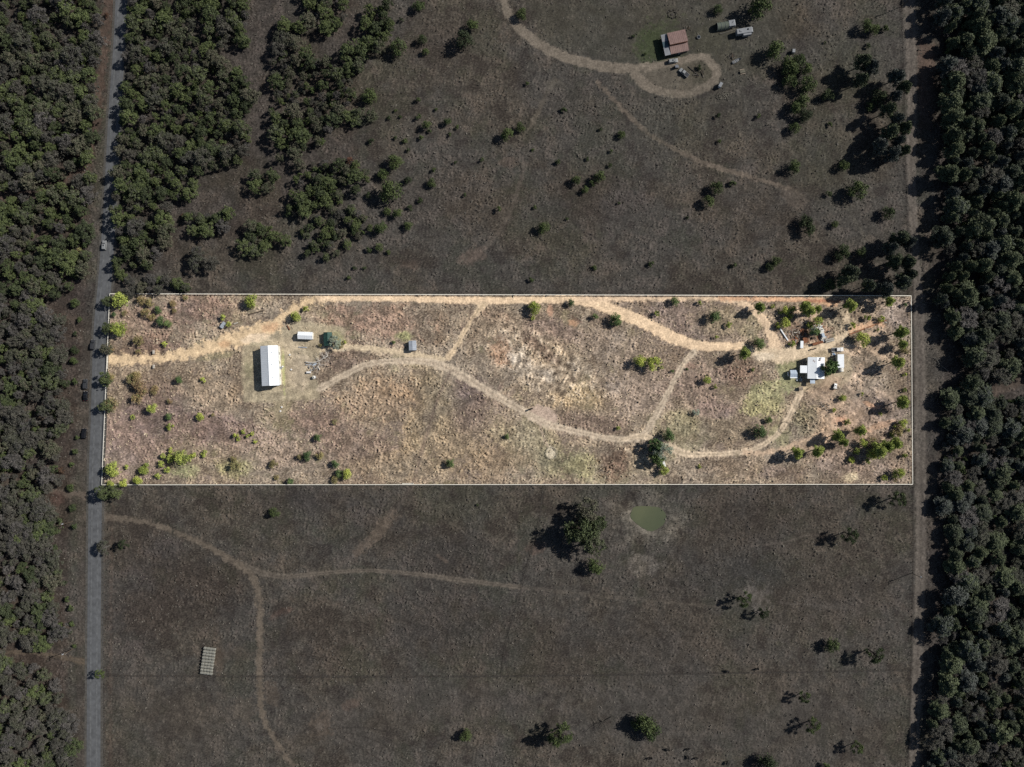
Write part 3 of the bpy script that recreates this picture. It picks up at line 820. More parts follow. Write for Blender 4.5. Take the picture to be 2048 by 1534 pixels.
# ---------------------------------------------------------------- vegetation
# leaf base colours: outside, dimming is put into them; the parcel keeps fresh yellow-green scrub
F_DIM_OAK = foliage_mat('dimmed_oak_leaves', [A(66, 72, 52), A(80, 88, 58), A(96, 104, 64), A(82, 86, 66), A(96, 92, 76)])
F_PINE = foliage_mat('pine_needles', [A(66, 70, 58), A(78, 84, 62), A(92, 98, 70), A(72, 77, 67), A(84, 86, 80)])
F_GREY = foliage_mat('grey_winter_twigs', [A(74, 72, 65), A(90, 86, 77), A(80, 81, 66), A(79, 76, 72), A(96, 91, 86)])
F_JUN = foliage_mat('juniper_foliage', [A(55, 61, 44), A(67, 78, 48), A(84, 94, 55), A(63, 71, 48)])
F_FRESH = foliage_mat('fresh_leaves', [A(130, 140, 68), A(162, 170, 78), A(190, 194, 96), A(146, 156, 78), A(172, 178, 90), A(116, 128, 68)])
F_DEEP = foliage_mat('deep_green_leaves', [A(76, 94, 60), A(98, 118, 70), A(118, 132, 80), A(86, 104, 66)])
F_RUST = foliage_mat('rusty_autumn_leaves', [A(128, 118, 80), A(150, 138, 90), A(156, 132, 94), A(138, 136, 90), A(140, 116, 86)])
F_PFRESH = foliage_mat('bright_pine_needles', [A(118, 130, 68), A(146, 156, 80), A(170, 176, 96), A(132, 144, 76)])
F_SILVER = foliage_mat('silver_twigs', [A(140, 148, 126), A(170, 176, 154), A(152, 158, 136)])
F_RED = foliage_mat('brick_red_leaves', [A(92, 62, 52), A(104, 72, 58), A(84, 66, 52)])
BARK = mat('bark', (0.06, 0.05, 0.042), 0.95, 0.4, 3.0)
BARK_PALE = mat('pale_bark', (0.55, 0.52, 0.48), 0.95, 0.3, 3.0)
BARK_GREY = mat('grey_bark', A(96, 92, 86), 0.95, 0.3, 3.0)


def leaf_quads(cen, nor, size, rg, elong=1.0):
    n = len(cen)
    nor = nor / (np.linalg.norm(nor, axis=1, keepdims=True) + 1e-9)
    t = rg.standard_normal((n, 3)); t -= (t * nor).sum(1, keepdims=True) * nor
    t /= np.linalg.norm(t, axis=1, keepdims=True) + 1e-9
    b = np.cross(nor, t)
    s = (size * rg.uniform(0.6, 1.4, n))[:, None]
    v = np.stack([cen - t * s * elong, cen - b * s * 0.6 / elong, cen + t * s * elong, cen + b * s * 0.6 / elong], 1)
    return v.reshape(-1, 3)


def clumps_mesh(name, cl, per, size, m, rg, elong=1.0, jit=0.55, fill=0.3):
    """cl rows: x,y,z,rx,rz - leaf faces spread over each clump, denser on its skin"""
    cen = []; nor = []
    for x, y, z, rx, rz in cl:
        k = max(8, int(per * (rx / np.mean(cl[:, 3])) ** 2))
        d = rg.standard_normal((k, 3)); d /= np.linalg.norm(d, axis=1, keepdims=True)
        d[:, 2] = np.where(d[:, 2] < -0.35, -d[:, 2], d[:, 2])
        rad = np.where(rg.random(k) < fill, rg.uniform(0.3, 0.9, k), rg.uniform(0.85, 1.3, k))[:, None]
        cen.append(np.array([x, y, z]) + d * rad * np.array([rx, rx, rz]))
        nor.append(d + jit * rg.standard_normal((k, 3)))
    cen = np.concatenate(cen); nor = np.concatenate(nor)
    v = leaf_quads(cen, nor, size, rg, elong)
    return np_mesh(name, v, np.arange(len(v)).reshape(-1, 4), m)


def trunk_mb(r, h, limbs, rg, tr=None, lean=0.0):
    mb = MB(); tr = tr or r * 0.07
    pts = [(0, 0, -0.3), (lean * 0.3 + rg.uniform(-.1, .1), rg.uniform(-.1, .1), h * 0.3), (lean * 0.7, rg.uniform(-.15, .15), h * 0.62), (lean, 0, h * 0.86)]
    rs = [tr * 1.25, tr, tr * 0.7, tr * 0.3]
    for i in range(3): mb.tube(pts[i], pts[i + 1], rs[i], rs[i + 1], 7, False)
    for k, (x, y, z) in enumerate(limbs):
        t = min(0.95, max(0.25, (z / h) * 0.72))
        base = Vector((lean * t, 0, h * t * 0.86))
        mid = base.lerp(Vector((x, y, z)), 0.5) + Vector((0, 0, 0.1 * r))
        mb.tube(base, mid, tr * 0.42, tr * 0.26, 5, False); mb.tube(mid, (x, y, z), tr * 0.26, tr * 0.08, 5, False)
    return mb


def make_proto(kind, seed, m, r, h, n_cl, per, size, bark):
    """one tree model: (crown mesh, trunk mesh, r, h)"""
    rg = np.random.default_rng(seed)
    cl = []
    if kind == 'round':
        for i in range(n_cl):
            a = i * 2.399 + rg.uniform(-.4, .4); q = math.sqrt((i + 0.5) / n_cl) * rg.uniform(0.85, 1.1)
            rr = r * 0.80 * q * (1 + 0.26 * math.sin(2 * a + seed) + 0.16 * math.sin(5 * a + 2 * seed))
            if rg.random() < 0.14: continue
            z = h * (0.40 + 0.42 * math.sqrt(max(0, 1 - min(1, q) ** 2))) + rg.uniform(-.06, .06) * h
            rc = r * (0.10 + 0.20 * rg.random() ** 1.5) * (26 / n_cl) ** 0.3 * 0.9
            cl.append((rr * math.cos(a), rr * math.sin(a), z, rc, rc * 0.85))
        for i in range(max(3, n_cl // 4)):      # lower skirt
            a = rg.uniform(0, 6.28); rr = r * rg.uniform(0.35, 0.75)
            rc = r * rg.uniform(0.18, 0.28)
            cl.append((rr * math.cos(a), rr * math.sin(a), h * rg.uniform(0.25, 0.42), rc, rc * 0.8))
    elif kind == 'pine':
        for i in range(n_cl):
            t = i / (n_cl - 1)
            z = h * (0.42 + 0.54 * t); a = i * 2.399 + rg.uniform(-.7, .7)
            reach = r * (1 - t) ** 0.55 * rg.uniform(0.25, 1.0) * 0.86
            rc = r * rg.uniform(0.17, 0.36) * (1.05 - 0.3 * t)
            cl.append((reach * math.cos(a), reach * math.sin(a), z, rc, rc * 0.6))
    elif kind == 'bush':
        for i in range(n_cl):
            a = rg.uniform(0, 6.28); q = math.sqrt(rg.uniform(0, 1))
            rr = r * 0.72 * q; rc = r * rg.uniform(0.26, 0.44)
            cl.append((rr * math.cos(a), rr * math.sin(a), h * (0.30 + 0.38 * (1 - q * q)), rc, rc * h / (2 * r) * 1.3))
    elif kind == 'sparse':
        for i in range(n_cl):
            a = rg.uniform(0, 6.28); q = math.sqrt(rg.uniform(0, 1))
            rr = r * 0.9 * q; rc = r * rg.uniform(0.12, 0.26)
            cl.append((rr * math.cos(a), rr * math.sin(a), h * (0.5 + 0.42 * (1 - q * q) * rg.uniform(.6, 1.1)), rc, rc * 0.7))
    cl = np.array(cl)
    el = {'round': 1.0, 'pine': 1.25, 'bush': 1.0, 'sparse': 1.7}[kind]
    crown = clumps_mesh('crown', cl, per, size, m, rg, el, {'round': 0.8, 'pine': 0.8, 'bush': 0.65, 'sparse': 1.0}[kind], {'round': 0.55, 'pine': 0.5, 'bush': 0.35, 'sparse': 0.6}[kind])
    limbs = [tuple(c[:3]) for c in cl[::max(1, len(cl) // (9 if kind != 'sparse' else 26))]]
    tr = trunk_mb(r, h, limbs, rg, tr=max(0.07, r * (0.06 if kind != 'pine' else 0.055)), lean=rg.uniform(-.3, .3)).mesh('trunk', bark)
    return crown, tr, r, h


def family(kind, m, n, r, h, n_cl, per, size, bark, seed):
    return [make_proto(kind, seed + 13 * i, m, r, h, n_cl, per, size, bark) for i in range(n)]


P = {
    'oak': family('round', F_DIM_OAK, 8, 4.6, 9.0, 40, 56, 0.27, BARK, 100),
    'greyoak': family('sparse', F_GREY, 5, 4.6, 9.0, 34, 40, 0.34, BARK_GREY, 200),
    'pine': family('pine', F_PINE, 6, 4.0, 11.0, 44, 100, 0.33, BARK, 300),
    'greypine': family('sparse', F_GREY, 3, 4.2, 14.0, 34, 44, 0.32, BARK_GREY, 350),
    'jun': family('bush', F_JUN, 4, 3.2, 5.4, 16, 80, 0.24, BARK, 400),
    'sjun': family('bush', F_JUN, 3, 1.5, 2.2, 8, 42, 0.20, BARK, 440),
    'g': family('bush', F_FRESH, 4, 3.0, 5.0, 16, 80, 0.23, BARK, 500),
    'sg': family('bush', F_FRESH, 3, 1.4, 2.0, 8, 42, 0.19, BARK, 540),
    'd': family('bush', F_DEEP, 4, 2.8, 4.6, 15, 80, 0.23, BARK, 600),
    'o': family('bush', F_RUST, 4, 2.6, 3.8, 14, 50, 0.22, BARK, 700),
    'p': family('pine', F_PFRESH, 4, 3.6, 9.0, 34, 90, 0.26, BARK, 800),
    'bigd': family('round', F_DEEP, 2, 4.8, 8.0, 46, 80, 0.30, BARK, 905),
    's': family('sparse', F_SILVER, 1, 3.2, 7.0, 34, 44, 0.22, BARK_PALE, 950),
    'redb': family('bush', F_RED, 2, 1.8, 2.6, 9, 36, 0.2, BARK, 970),
    'field': family('sparse', F_JUN, 4, 3.8, 9.0, 24, 46, 0.28, BARK, 1000),
}
NAMES = {'oak': ('oak_tree', 'oak tree'), 'greyoak': ('bare_oak_tree', 'grey leafless oak'), 'pine': ('pine_tree', 'pine tree'), 'greypine': ('leafless_tree', 'tall grey leafless tree'),
         'jun': ('juniper_tree', 'juniper'), 'sjun': ('juniper_shrub', 'juniper shrub'), 'g': ('round_bush', 'leafy tree'), 'sg': ('green_shrub', 'shrub'),
         'd': ('cedar_tree', 'cedar'), 'o': ('autumn_bush', 'bush'), 'p': ('young_pine_tree', 'pine'), 'bigd': ('live_oak_tree', 'live oak'), 's': ('silver_tree', 'silvery tree'),
         'redb': ('red_leaved_shrub', 'shrub'), 'field': ('field_tree', 'thin tree')}
LOOK = {'oak': 'dark green', 'greyoak': '', 'pine': 'dark', 'greypine': '', 'jun': 'dark', 'sjun': 'dark', 'g': 'bright green', 'sg': 'bright green',
        'd': 'deep green', 'o': 'olive and rust', 'p': 'bright green feathery', 'bigd': 'dark green broad', 's': '', 'redb': 'brick-red', 'field': 'dark'}
_k = {}


def plant(kind, x, y, r, h, label=None, group=None, cat='tree', single=False):
    """tree as a thing with trunk and crown; tiny ones are one mesh"""
    i = _k.get(kind, 0); _k[kind] = i + 1
    cm, tm, r0, h0 = P[kind][i % len(P[kind])]
    rz = (i * 2.39996) % 6.283
    sx = r / r0; sz = h / h0
    z = zat(x, y) - 0.05
    if single:
        o = bpy.data.objects.new(NAMES[kind][0], cm)
    else:
        o = bpy.data.objects.new(NAMES[kind][0], None); o.empty_display_size = 0.3
    o.location = (x, y, z); o.rotation_euler = (0, 0, rz); o.scale = (sx, sx, sz)
    COL.objects.link(o)
    if not single:
        for nm, me in (('trunk', tm), ('crown', cm)):
            c_ = bpy.data.objects.new(nm, me); c_.parent = o; COL.objects.link(c_)
    tag(o, label, cat, group)
    return o


# --- labels: what it is like, then what it stands by
LAND = [('the long white barn', 540, 732), ('the white-roofed house', 1625, 738), ('the red-roofed house', 1352, 84), ('the small grey shed', 825, 691),
        ('the small white shed', 610, 672), ('the scrap yard', 1625, 674), ('the ring feeder', 1103, 905), ('the pond', 1296, 1036),
        ('the stacked hay bales', 412, 1320), ('the pale scar', 1060, 722), ('the driveway mouth', 232, 722), ('the upper left parcel corner', 222, 588),
        ('the lower left parcel corner', 207, 968), ('the lower right parcel corner', 1822, 968), ('the upper right parcel corner', 1820, 592),
        ('the driveway bend', 1340, 675), ('the lower dirt drive fork', 506, 1148), ('the turning loop', 1400, 150), ('the dark oak clump', 1165, 1060),
        ('the white motorhome', 1490, 61), ('the sandy drive fork', 965, 608), ('the uppermost drive', 1010, 20), ('the faint diagonal trail', 1400, 320),
        ('the bare trail end', 1590, 395), ('the pale bare field patch', 945, 515), ('the oak wood edge', 740, 420), ('the upper oak wood', 740, 90),
        ('the right dirt road', 1822, 230), ('the lower pine row', 1832, 500), ('the mid parcel junction', 1290, 872), ('the big live oak', 1320, 903),
        ('the parked white pickup', 1676, 699), ('the dark weedy ring', 1570, 856), ('the mown clearing', 560, 810), ('the lower fence line', 1500, 1345),
        ('the black cattle', 1378, 1508), ('the bare bush', 1390, 824), ('the bottom fence middle', 820, 966), ('the rough green grass', 1525, 800),
        ('the two-rut track', 1000, 796), ('the orange scrape', 1146, 645), ('the far upper field', 890, 40)]
QUEUE = []


def dirword(dx, dy):
    a = math.degrees(math.atan2(-dy, dx)) % 360
    return ['right of', 'above right of', 'above', 'above left of', 'left of', 'below left of', 'below', 'below right of'][int(((a + 22.5) % 360) // 45)]


def sizeword(d):
    return 'tiny' if d < 9.5 else 'small' if d < 14.5 else 'medium' if d < 21 else 'large' if d < 31 else 'very large'


def queue(o, kind, px, py, d):
    QUEUE.append((o, kind, px, py, d))


ORD = ['leftmost', 'second from the left', 'third from the left', 'fourth from the left', 'fifth from the left', 'sixth from the left', 'seventh from the left', 'eighth from the left', 'ninth from the left', 'tenth from the left', 'eleventh from the left', 'twelfth from the left', 'thirteenth from the left', 'fourteenth from the left', 'fifteenth from the left']
NUM = {2: 'two', 3: 'three', 4: 'four', 5: 'five', 6: 'six', 7: 'seven', 8: 'eight', 9: 'nine', 10: 'ten', 11: 'eleven', 12: 'twelve', 13: 'thirteen', 14: 'fourteen', 15: 'fifteen'}


def flush_labels():
    groups = {}
    for o, kind, px, py, d in QUEUE:
        nm, lx, ly = min(LAND, key=lambda L: math.hypot(px - L[1], py - L[2]))
        base = ' '.join(w for w in [sizeword(d), LOOK[kind], NAMES[kind][1], dirword(px - lx, py - ly), nm] if w)
        groups.setdefault(base, []).append((px, o))
    for base, l in groups.items():
        l.sort(key=lambda t: t[0])
        n = len(l)
        for i, (_, o) in enumerate(l):
            if n == 1: o['label'] = base
            elif n == 2: o['label'] = base + (', left one' if i == 0 else ', right one')
            else:
                o['label'] = base + ', ' + ('rightmost' if i == n - 1 else ORD[min(i, 14)])


def T(kind, px, py, d, hf=None):
    """place a surveyed tree: seen crown centre, crown width in survey units"""
    r = d * M / 2 * 1.06
    base = {'oak': 1.9, 'greyoak': 1.9, 'pine': 3.4, 'greypine': 3, 'jun': 1.75, 'sjun': 1.5, 'g': 1.7, 'sg': 1.5, 'd': 1.7, 'o': 1.5, 'p': 2.6, 'bigd': 1.6, 's': 1.8, 'redb': 1.5, 'field': 2.3}[kind]
    h = r * base * (hf or 1.0)
    if kind == 'p': h = min(10.5, max(h, 4.0))
    if kind == 'pine': h = min(13, max(h, 8))
    small = d < 14.5
    k = kind
    if small and kind == 'jun': k = 'sjun'
    if small and kind == 'g': k = 'sg'
    hc = h * (0.5 if kind in ('g', 'd', 'o', 'jun', 'sjun', 'sg') else 0.68)
    x, y = G(px, py, hc)
    inside = inp_at(px, py)
    o = plant(k, x, y, r, h, None, 'scrub trees and bushes scattered on the pale parcel' if inside else 'trees and shrubs scattered on the dark pasture', 'shrub' if small else 'tree', single=small)
    queue(o, k, px, py, d)
    return o


def inp_at(px, py):
    return 206 < px < 1823 and 588 < py < 969 and px > 222 - (py - 588) * 0.042


PARCEL_TREES = '''
g 241 601 32; g 235 658 30; o 283 600 20; o 299 604 19; o 291 627 21; o 303 634 14; d 316 619 16; d 321 642 18; d 334 647 16; o 346 607 15; o 347 622 12; o 370 594 12
d 227 629 10; o 249 627 12; o 276 681 22; g 330 688 11; o 221 696 14; o 277 704 12; g 502 601 27; g 446 635 13; g 457 649 11; g 591 633 21; g 612 617 12
o 261 757 20; o 276 768 27; o 272 753 22; o 283 781 21; o 309 781 18; o 272 797 22; d 359 760 16; g 406 760 12; o 339 802 12; g 304 816 20; g 265 835 10; d 337 833 13
g 339 853 14; g 401 833 17; o 427 830 8; o 221 808 26; o 221 754 18; g 471 871 12; g 477 879 9; g 486 863 10; g 495 872 9; g 505 867 9; g 509 883 9; d 636 875 16
d 614 912 20; o 599 915 13; o 638 911 17; d 670 927 17; d 677 948 15; g 694 949 21; o 670 960 15; g 363 914 31; g 342 917 19; g 342 901 13; g 327 911 12; g 386 911 12
g 406 910 12; g 410 903 9; g 322 929 14; g 292 930 12; g 286 941 19; g 333 940 13; g 316 952 12; g 253 934 10; g 225 938 29; g 275 961 18; g 246 966 16; g 221 967 15
o 470 931 22; o 467 917 13; o 547 929 18; o 668 844 11; d 579 963 14; o 553 955 12; g 1069 617 27; g 1065 637 9; d 1142 606 15; d 1191 633 13; d 1232 638 25
d 902 926 19; d 1014 873 11; d 787 684 8; g 1237 856 9; d 1350 603 17; g 1400 606 11; g 1314 628 12; d 1429 634 25; g 1458 649 13; g 1433 674 9; d 1519 688 25
p 1491 706 28; g 1281 721 25; g 1308 726 29; g 1324 735 8; g 1414 761 17; g 1430 773 9; g 1506 739 9; p 1522 614 25; g 1571 620 17; g 1585 618 15; g 1582 631 12; g 1561 624 10
g 1570 646 21; g 1556 651 13; p 1612 614 28; p 1622 622 26; p 1638 618 18; g 1635 641 20; g 1620 649 14; d 1629 664 22; g 1585 688 13; p 1704 611 30; p 1780 602 24
g 1735 635 14; g 1762 637 14; g 1706 652 14; g 1726 679 29; p 1804 664 32; p 1808 688 22; o 1810 703 16; p 1798 724 30; g 1810 749 10; g 1809 780 10; p 1807 805 30
g 1762 828 8; g 1686 796 15; g 1724 788 8; g 1668 821 9; g 1695 844 14; p 1724 861 26; p 1678 872 28; p 1690 885 22; p 1597 906 27; p 1636 903 28; p 1762 900 36
p 1778 892 30; p 1795 888 28; g 1807 846 18; o 1795 862 24; g 1744 911 22; g 1735 923 13; g 1704 921 14; g 1713 901 14; g 1726 885 18; o 1747 884 18; g 1810 911 12
g 1798 947 24; g 1770 956 13; d 1520 862 27; d 1539 839 15; d 1338 870 25; g 1327 941 21; g 1399 933 8; g 1790 852 9; g 1786 868 11; g 1815 860 9; o 1709 906 8
d 1344 742 8; o 640 690 9; o 553 770 7; o 680 690 13; g 690 684 8; d 1374 738 6; g 1545 612 9; d 1810 610 10; g 1755 660 7; o 1790 960 9'''
FIELD_TREES = '''
jun 150 606 18; jun 158 640 12; sjun 150 668 11; jun 149 700 17; jun 147 722 16; jun 150 762 14; sjun 141 842 13; sjun 155 875 10; jun 150 902 14; sjun 144 930 12; jun 140 975 16; jun 144 1016 15; jun 150 1052 13; sjun 128 1166 12; jun 136 1198 13; jun 142 1216 14; sjun 143 1248 12; sjun 140 1262 11; sjun 148 1292 10; greyoak 122 700 24; greyoak 116 960 24; o 160 500 12; redb 122 940 14; redb 100 570 14; jun 836 12 22; jun 945 48 24; sjun 803 40 10; jun 928 81 36; jun 797 94 34; jun 845 79 19; jun 851 104 15; jun 1043 27 22; jun 738 192 30; jun 845 5 10
jun 836 200 11; sjun 791 221 8; sjun 836 233 13; sjun 872 219 8; jun 853 250 18; jun 895 242 16; sjun 915 254 10; sjun 899 269 9; sjun 778 236 10; sjun 801 233 8; sjun 859 263 10
sjun 843 275 11; sjun 809 281 13; sjun 743 283 14; sjun 791 275 9; sjun 816 300 10; jun 790 325 30; jun 766 348 22; jun 782 381 44; jun 816 361 17; jun 863 365 18; sjun 738 390 14
sjun 840 400 13; jun 774 423 16; jun 795 427 19; sjun 820 415 13; jun 761 454 26; jun 816 452 18; jun 759 494 17; sjun 738 498 13; sjun 776 504 11; sjun 709 536 10; sjun 728 535 9
sjun 697 556 10; sjun 911 325 9; sjun 963 319 10; sjun 868 340 10; sjun 930 390 9; sjun 997 419 12; sjun 1070 415 9; sjun 1134 437 8; jun 1088 454 24; jun 1015 269 26; jun 1040 254 19
sjun 1128 221 14; sjun 1055 167 9; sjun 1201 258 9; jun 1243 269 16; sjun 1066 300 8; sjun 1116 323 12; sjun 1222 302 9; sjun 1176 317 9; sjun 1220 330 10; jun 1199 354 24
jun 1170 379 16; jun 1153 361 19; jun 1184 366 14; sjun 1063 558 12; sjun 1188 535 12; sjun 1238 406 7; sjun 1266 71 9; sjun 1290 108 7; jun 1437 17 20; jun 1522 10 46; jun 1553 100 38
jun 1578 129 34; jun 1598 122 28; jun 1585 142 26; jun 1612 137 26; jun 1582 162 28; jun 1617 166 34; jun 1606 200 28; jun 1594 215 28; jun 1610 229 28; jun 1590 256 22
sjun 1437 231 12; sjun 1516 232 11; sjun 1439 283 9; sjun 1737 91 12; pine 1730 120 34; pine 1745 132 30; pine 1724 157 30; jun 1759 195 34; jun 1739 213 18; jun 1657 190 24
pine 1796 150 34; pine 1812 172 26; pine 1794 190 24; pine 1779 217 30; pine 1796 238 30; pine 1784 262 36; pine 1812 254 28; pine 1763 290 34; pine 1800 280 26; pine 1788 306 34
pine 1810 300 26; sjun 1660 249 11; jun 1688 330 21; jun 1589 332 26; jun 1735 51 26; jun 1748 58 22; sjun 1772 57 15; jun 1717 381 38; sjun 1658 387 14; jun 1778 426 26; jun 1616 458 28
jun 1612 441 26; jun 1670 448 15; jun 1688 501 26; jun 1678 512 22; jun 1722 504 21; pine 1705 545 38; pine 1690 558 28; jun 1661 570 26; pine 1803 474 34; pine 1822 482 26; pine 1785 494 28
pine 1792 520 34; pine 1818 522 32; pine 1740 570 28; pine 1775 578 30; pine 1808 562 36; pine 1822 548 28; jun 1435 375 26; jun 1417 403 24; sjun 1466 368 15; sjun 1375 435 8
jun 1553 522 20; sjun 1468 530 13; sjun 1304 528 14; jun 1540 533 18; sjun 1500 20 10; sjun 1650 85 7; sjun 1400 134 11
jun 548 1025 20; oak 1176 1024 52; oak 1166 1062 66; oak 1186 1088 52; oak 1148 1070 40; oak 1196 1050 40; jun 1192 1132 34; jun 931 1472 24; field 1122 1474 46; field 1110 1480 30
field 1799 1001 36; field 1702 1070 34; field 1490 1200 30; field 1528 1226 24; jun 1666 1291 28; field 1752 1310 36; field 1610 1396 24; field 1628 1454 30; field 1716 1498 26; jun 1536 1526 36
jun 1290 1450 44; jun 1304 1462 36; jun 1274 1448 26; sjun 1652 1532 18; oak 204 986 34; oak 231 984 28; greyoak 207 1096 28; field 245 1091 22; field 198 1348 20; oak 211 697 26; oak 208 758 28
oak 209 812 27; oak 214 603 24; oak 212 656 24; oak 216 938 20; sjun 955 1010 6; redb 700 320 16; redb 712 335 12; redb 212 30 12; redb 366 432 12; redb 672 165 9'''
for kind, px, py, d in [(a[0], float(a[1]), float(a[2]), float(a[3])) for a in [s.split() for s in (PARCEL_TREES + ';' + FIELD_TREES).replace('\n', ';').split(';')] if a]:
    T(kind, px, py, d, {'field': 1.0}.get(kind))
# the tall ones with a look of their own
o = plant('bigd', *G(1661, 735, 5), 4.6, 8.5, 'tall dark live oak overhanging the white roof between house and white trailer', None, 'tree')
for a_, b_ in (('bigd', (1312, 892, 4.2)), ('bigd', (1316, 918, 4.0))):
    o = plant(a_, *G(b_[0], b_[1], 4.5), b_[2], 8.0, 'broad dark live oak in the clump left of the silvery tree' + (', upper one' if b_[1] < 900 else ', lower one'), None, 'tree')
plant('s', *G(1325, 903, 4), 5.0, 8.6, 'silvery half bare tree in the clump where the lower track forks', None, 'tree')
plant('s', *G(1391, 824, 1), 1.9, 2.6, 'pale grey bare bush alone in the open grass above the lower track', None, 'shrub')
plant('s', *G(670, 685, 3), 3.4, 5.2, 'silvery bare tree spreading beside the dark green shed', None, 'tree')
plant('s', *G(1628, 662, 3), 2.4, 5.0, 'silvery grey tree in the middle of the scrap yard', None, 'tree')
flush_labels()

# --- woodland: trees sampled over the wooded outlines; the largest as single trees, the remainder one mass
WOODS = [
    # polygon (survey units), spacing, kinds with weights, crown width range, height range, heading
    ('left', [(-70, -60), (192, -60), (196, 60), (186, 130), (192, 210), (184, 300), (150, 345), (100, 362), (-70, 390)], 25, [('oak', .7), ('greyoak', .3)], (16, 40), (8.5, 12)),
    ('left', [(-70, 408), (20, 402), (112, 378), (165, 345), (190, 330), (186, 400), (172, 440), (178, 500), (165, 560), (110, 596), (90, 570), (-70, 620)], 25, [('oak', .82), ('greyoak', .18)], (16, 40), (8.5, 12)),
    ('left', [(-70, 600), (60, 590), (120, 640), (110, 700), (132, 780), (118, 860), (110, 940), (84, 990), (60, 1100), (-70, 1110)], 23, [('oak', .3), ('greyoak', .7)], (15, 35), (7.5, 10.5)),
    ('left', [(-70, 1100), (110, 1010), (104, 1060), (116, 1140), (96, 1180), (124, 1250), (104, 1292), (-70, 1296)], 23, [('oak', .3), ('greyoak', .7)], (14, 36), (7, 10)),
    ('left', [(-70, 1326), (70, 1328), (112, 1370), (134, 1430), (150, 1500), (150, 1600), (-70, 1600)], 23, [('oak', .35), ('greyoak', .65)], (14, 36), (7, 10)),
    ('mid', [(262, -60), (470, -60), (492, 30), (488, 86), (440, 96), (452, 130), (492, 150), (500, 200), (478, 240), (500, 290), (478, 326), (430, 330), (402, 338), (384, 384), (330, 420), (334, 470), (310, 520), (250, 556), (228, 540), (232, 480), (222, 430), (230, 360), (240, 280), (242, 200), (252, 90)], 25, [('oak', .84), ('greyoak', .16)], (14, 35), (8, 11.5)),
    ('mid', [(596, -50), (690, -50), (686, 40), (670, 62), (610, 40)], 27, [('oak', 1)], (22, 34), (7, 10)),
    ('mid', [(556, 44), (600, 46), (596, 84), (562, 86)], 28, [('greyoak', .5), ('oak', .5)], (26, 34), (8, 11)),
    ('mid', [(545, 96), (600, 92), (640, 106), (664, 120), (704, 160), (700, 200), (680, 250), (640, 290), (590, 300), (556, 320), (548, 260), (532, 230), (560, 200), (540, 150)], 26, [('oak', .85), ('greyoak', .15)], (14, 34), (8, 11)),
    ('mid', [(690, 96), (724, 86), (732, 110), (716, 140), (694, 136)], 28, [('oak', 1)], (28, 38), (8, 11)),
    ('mid', [(724, 20), (775, 0), (784, 40), (766, 90), (740, 100), (730, 60)], 26, [('oak', 1)], (22, 32), (8, 11)),
    ('mid', [(690, 222), (742, 216), (744, 238), (700, 246)], 24, [('oak', 1)], (22, 30), (6, 8)),
    ('mid', [(590, 322), (640, 330), (690, 322), (730, 330), (738, 360), (716, 388), (690, 400), (640, 410), (580, 430), (562, 400), (590, 376)], 25, [('oak', .95), ('greyoak', .05)], (14, 32), (8, 10.5)),
    ('mid', [(506, 346), (548, 346), (546, 380), (510, 382)], 26, [('oak', 1)], (24, 32), (7, 9)),
    ('mid', [(372, 430), (440, 420), (470, 426), (466, 450), (420, 460), (380, 460)], 26, [('oak', .7), ('greyoak', .3)], (22, 30), (7, 9)),
    ('mid', [(496, 450), (570, 462), (572, 480), (540, 492), (500, 508), (478, 520), (480, 490)], 26, [('oak', 1)], (22, 32), (7, 9)),
    ('mid', [(385, 500), (426, 506), (428, 530), (392, 530)], 27, [('greyoak', 1)], (24, 32), (8, 10)),
    ('mid', [(640, 420), (690, 415), (740, 430), (750, 460), (700, 480), (690, 510), (630, 520), (590, 505), (640, 480), (600, 470)], 23, [('oak', .84), ('greyoak', .16)], (14, 24), (5, 7.5)),
    ('mid', [(240, 560), (330, 556), (400, 578), (330, 582), (240, 582)], 24, [('oak', .4), ('greyoak', .6)], (16, 26), (5, 7.5)),
    ('right', [(1886, -60), (2130, -60), (2130, 600), (1880, 600), (1902, 540), (1888, 470), (1912, 400), (1894, 350), (1906, 270), (1898, 180)], 27, [('pine', .9), ('greypine', .1)], (20, 46), (11, 14.5)),
    ('right', [(1882, 600), (2130, 600), (2130, 745), (2040, 742), (1990, 758), (1965, 800), (1930, 800), (1960, 740), (1940, 700), (1916, 668), (1890, 630)], 27, [('pine', .7), ('greypine', .3)], (20, 46), (8.5, 12)),
    ('right', [(1890, 795), (1926, 790), (1960, 830), (2010, 800), (2130, 786), (2130, 1160), (1900, 1160), (1912, 1100), (1886, 1040), (1892, 900)], 27, [('pine', .78), ('greypine', .22)], (20, 44), (6.5, 9.5)),
    ('right', [(1926, 1160), (2130, 1160), (2130, 1600), (1862, 1600), (1858, 1480), (1884, 1400), (1892, 1320), (1880, 1260), (1900, 1220)], 27, [('pine', .75), ('greypine', .25)], (20, 46), (8.5, 12)),
]


def in_poly(x, y, poly):
    c_ = False; n = len(poly)
    for i in range(n):
        x1, y1 = poly[i]; x2, y2 = poly[(i + 1) % n]
        if (y1 > y) != (y2 > y) and x < (x2 - x1) * (y - y1) / (y2 - y1) + x1: c_ = not c_
    return c_


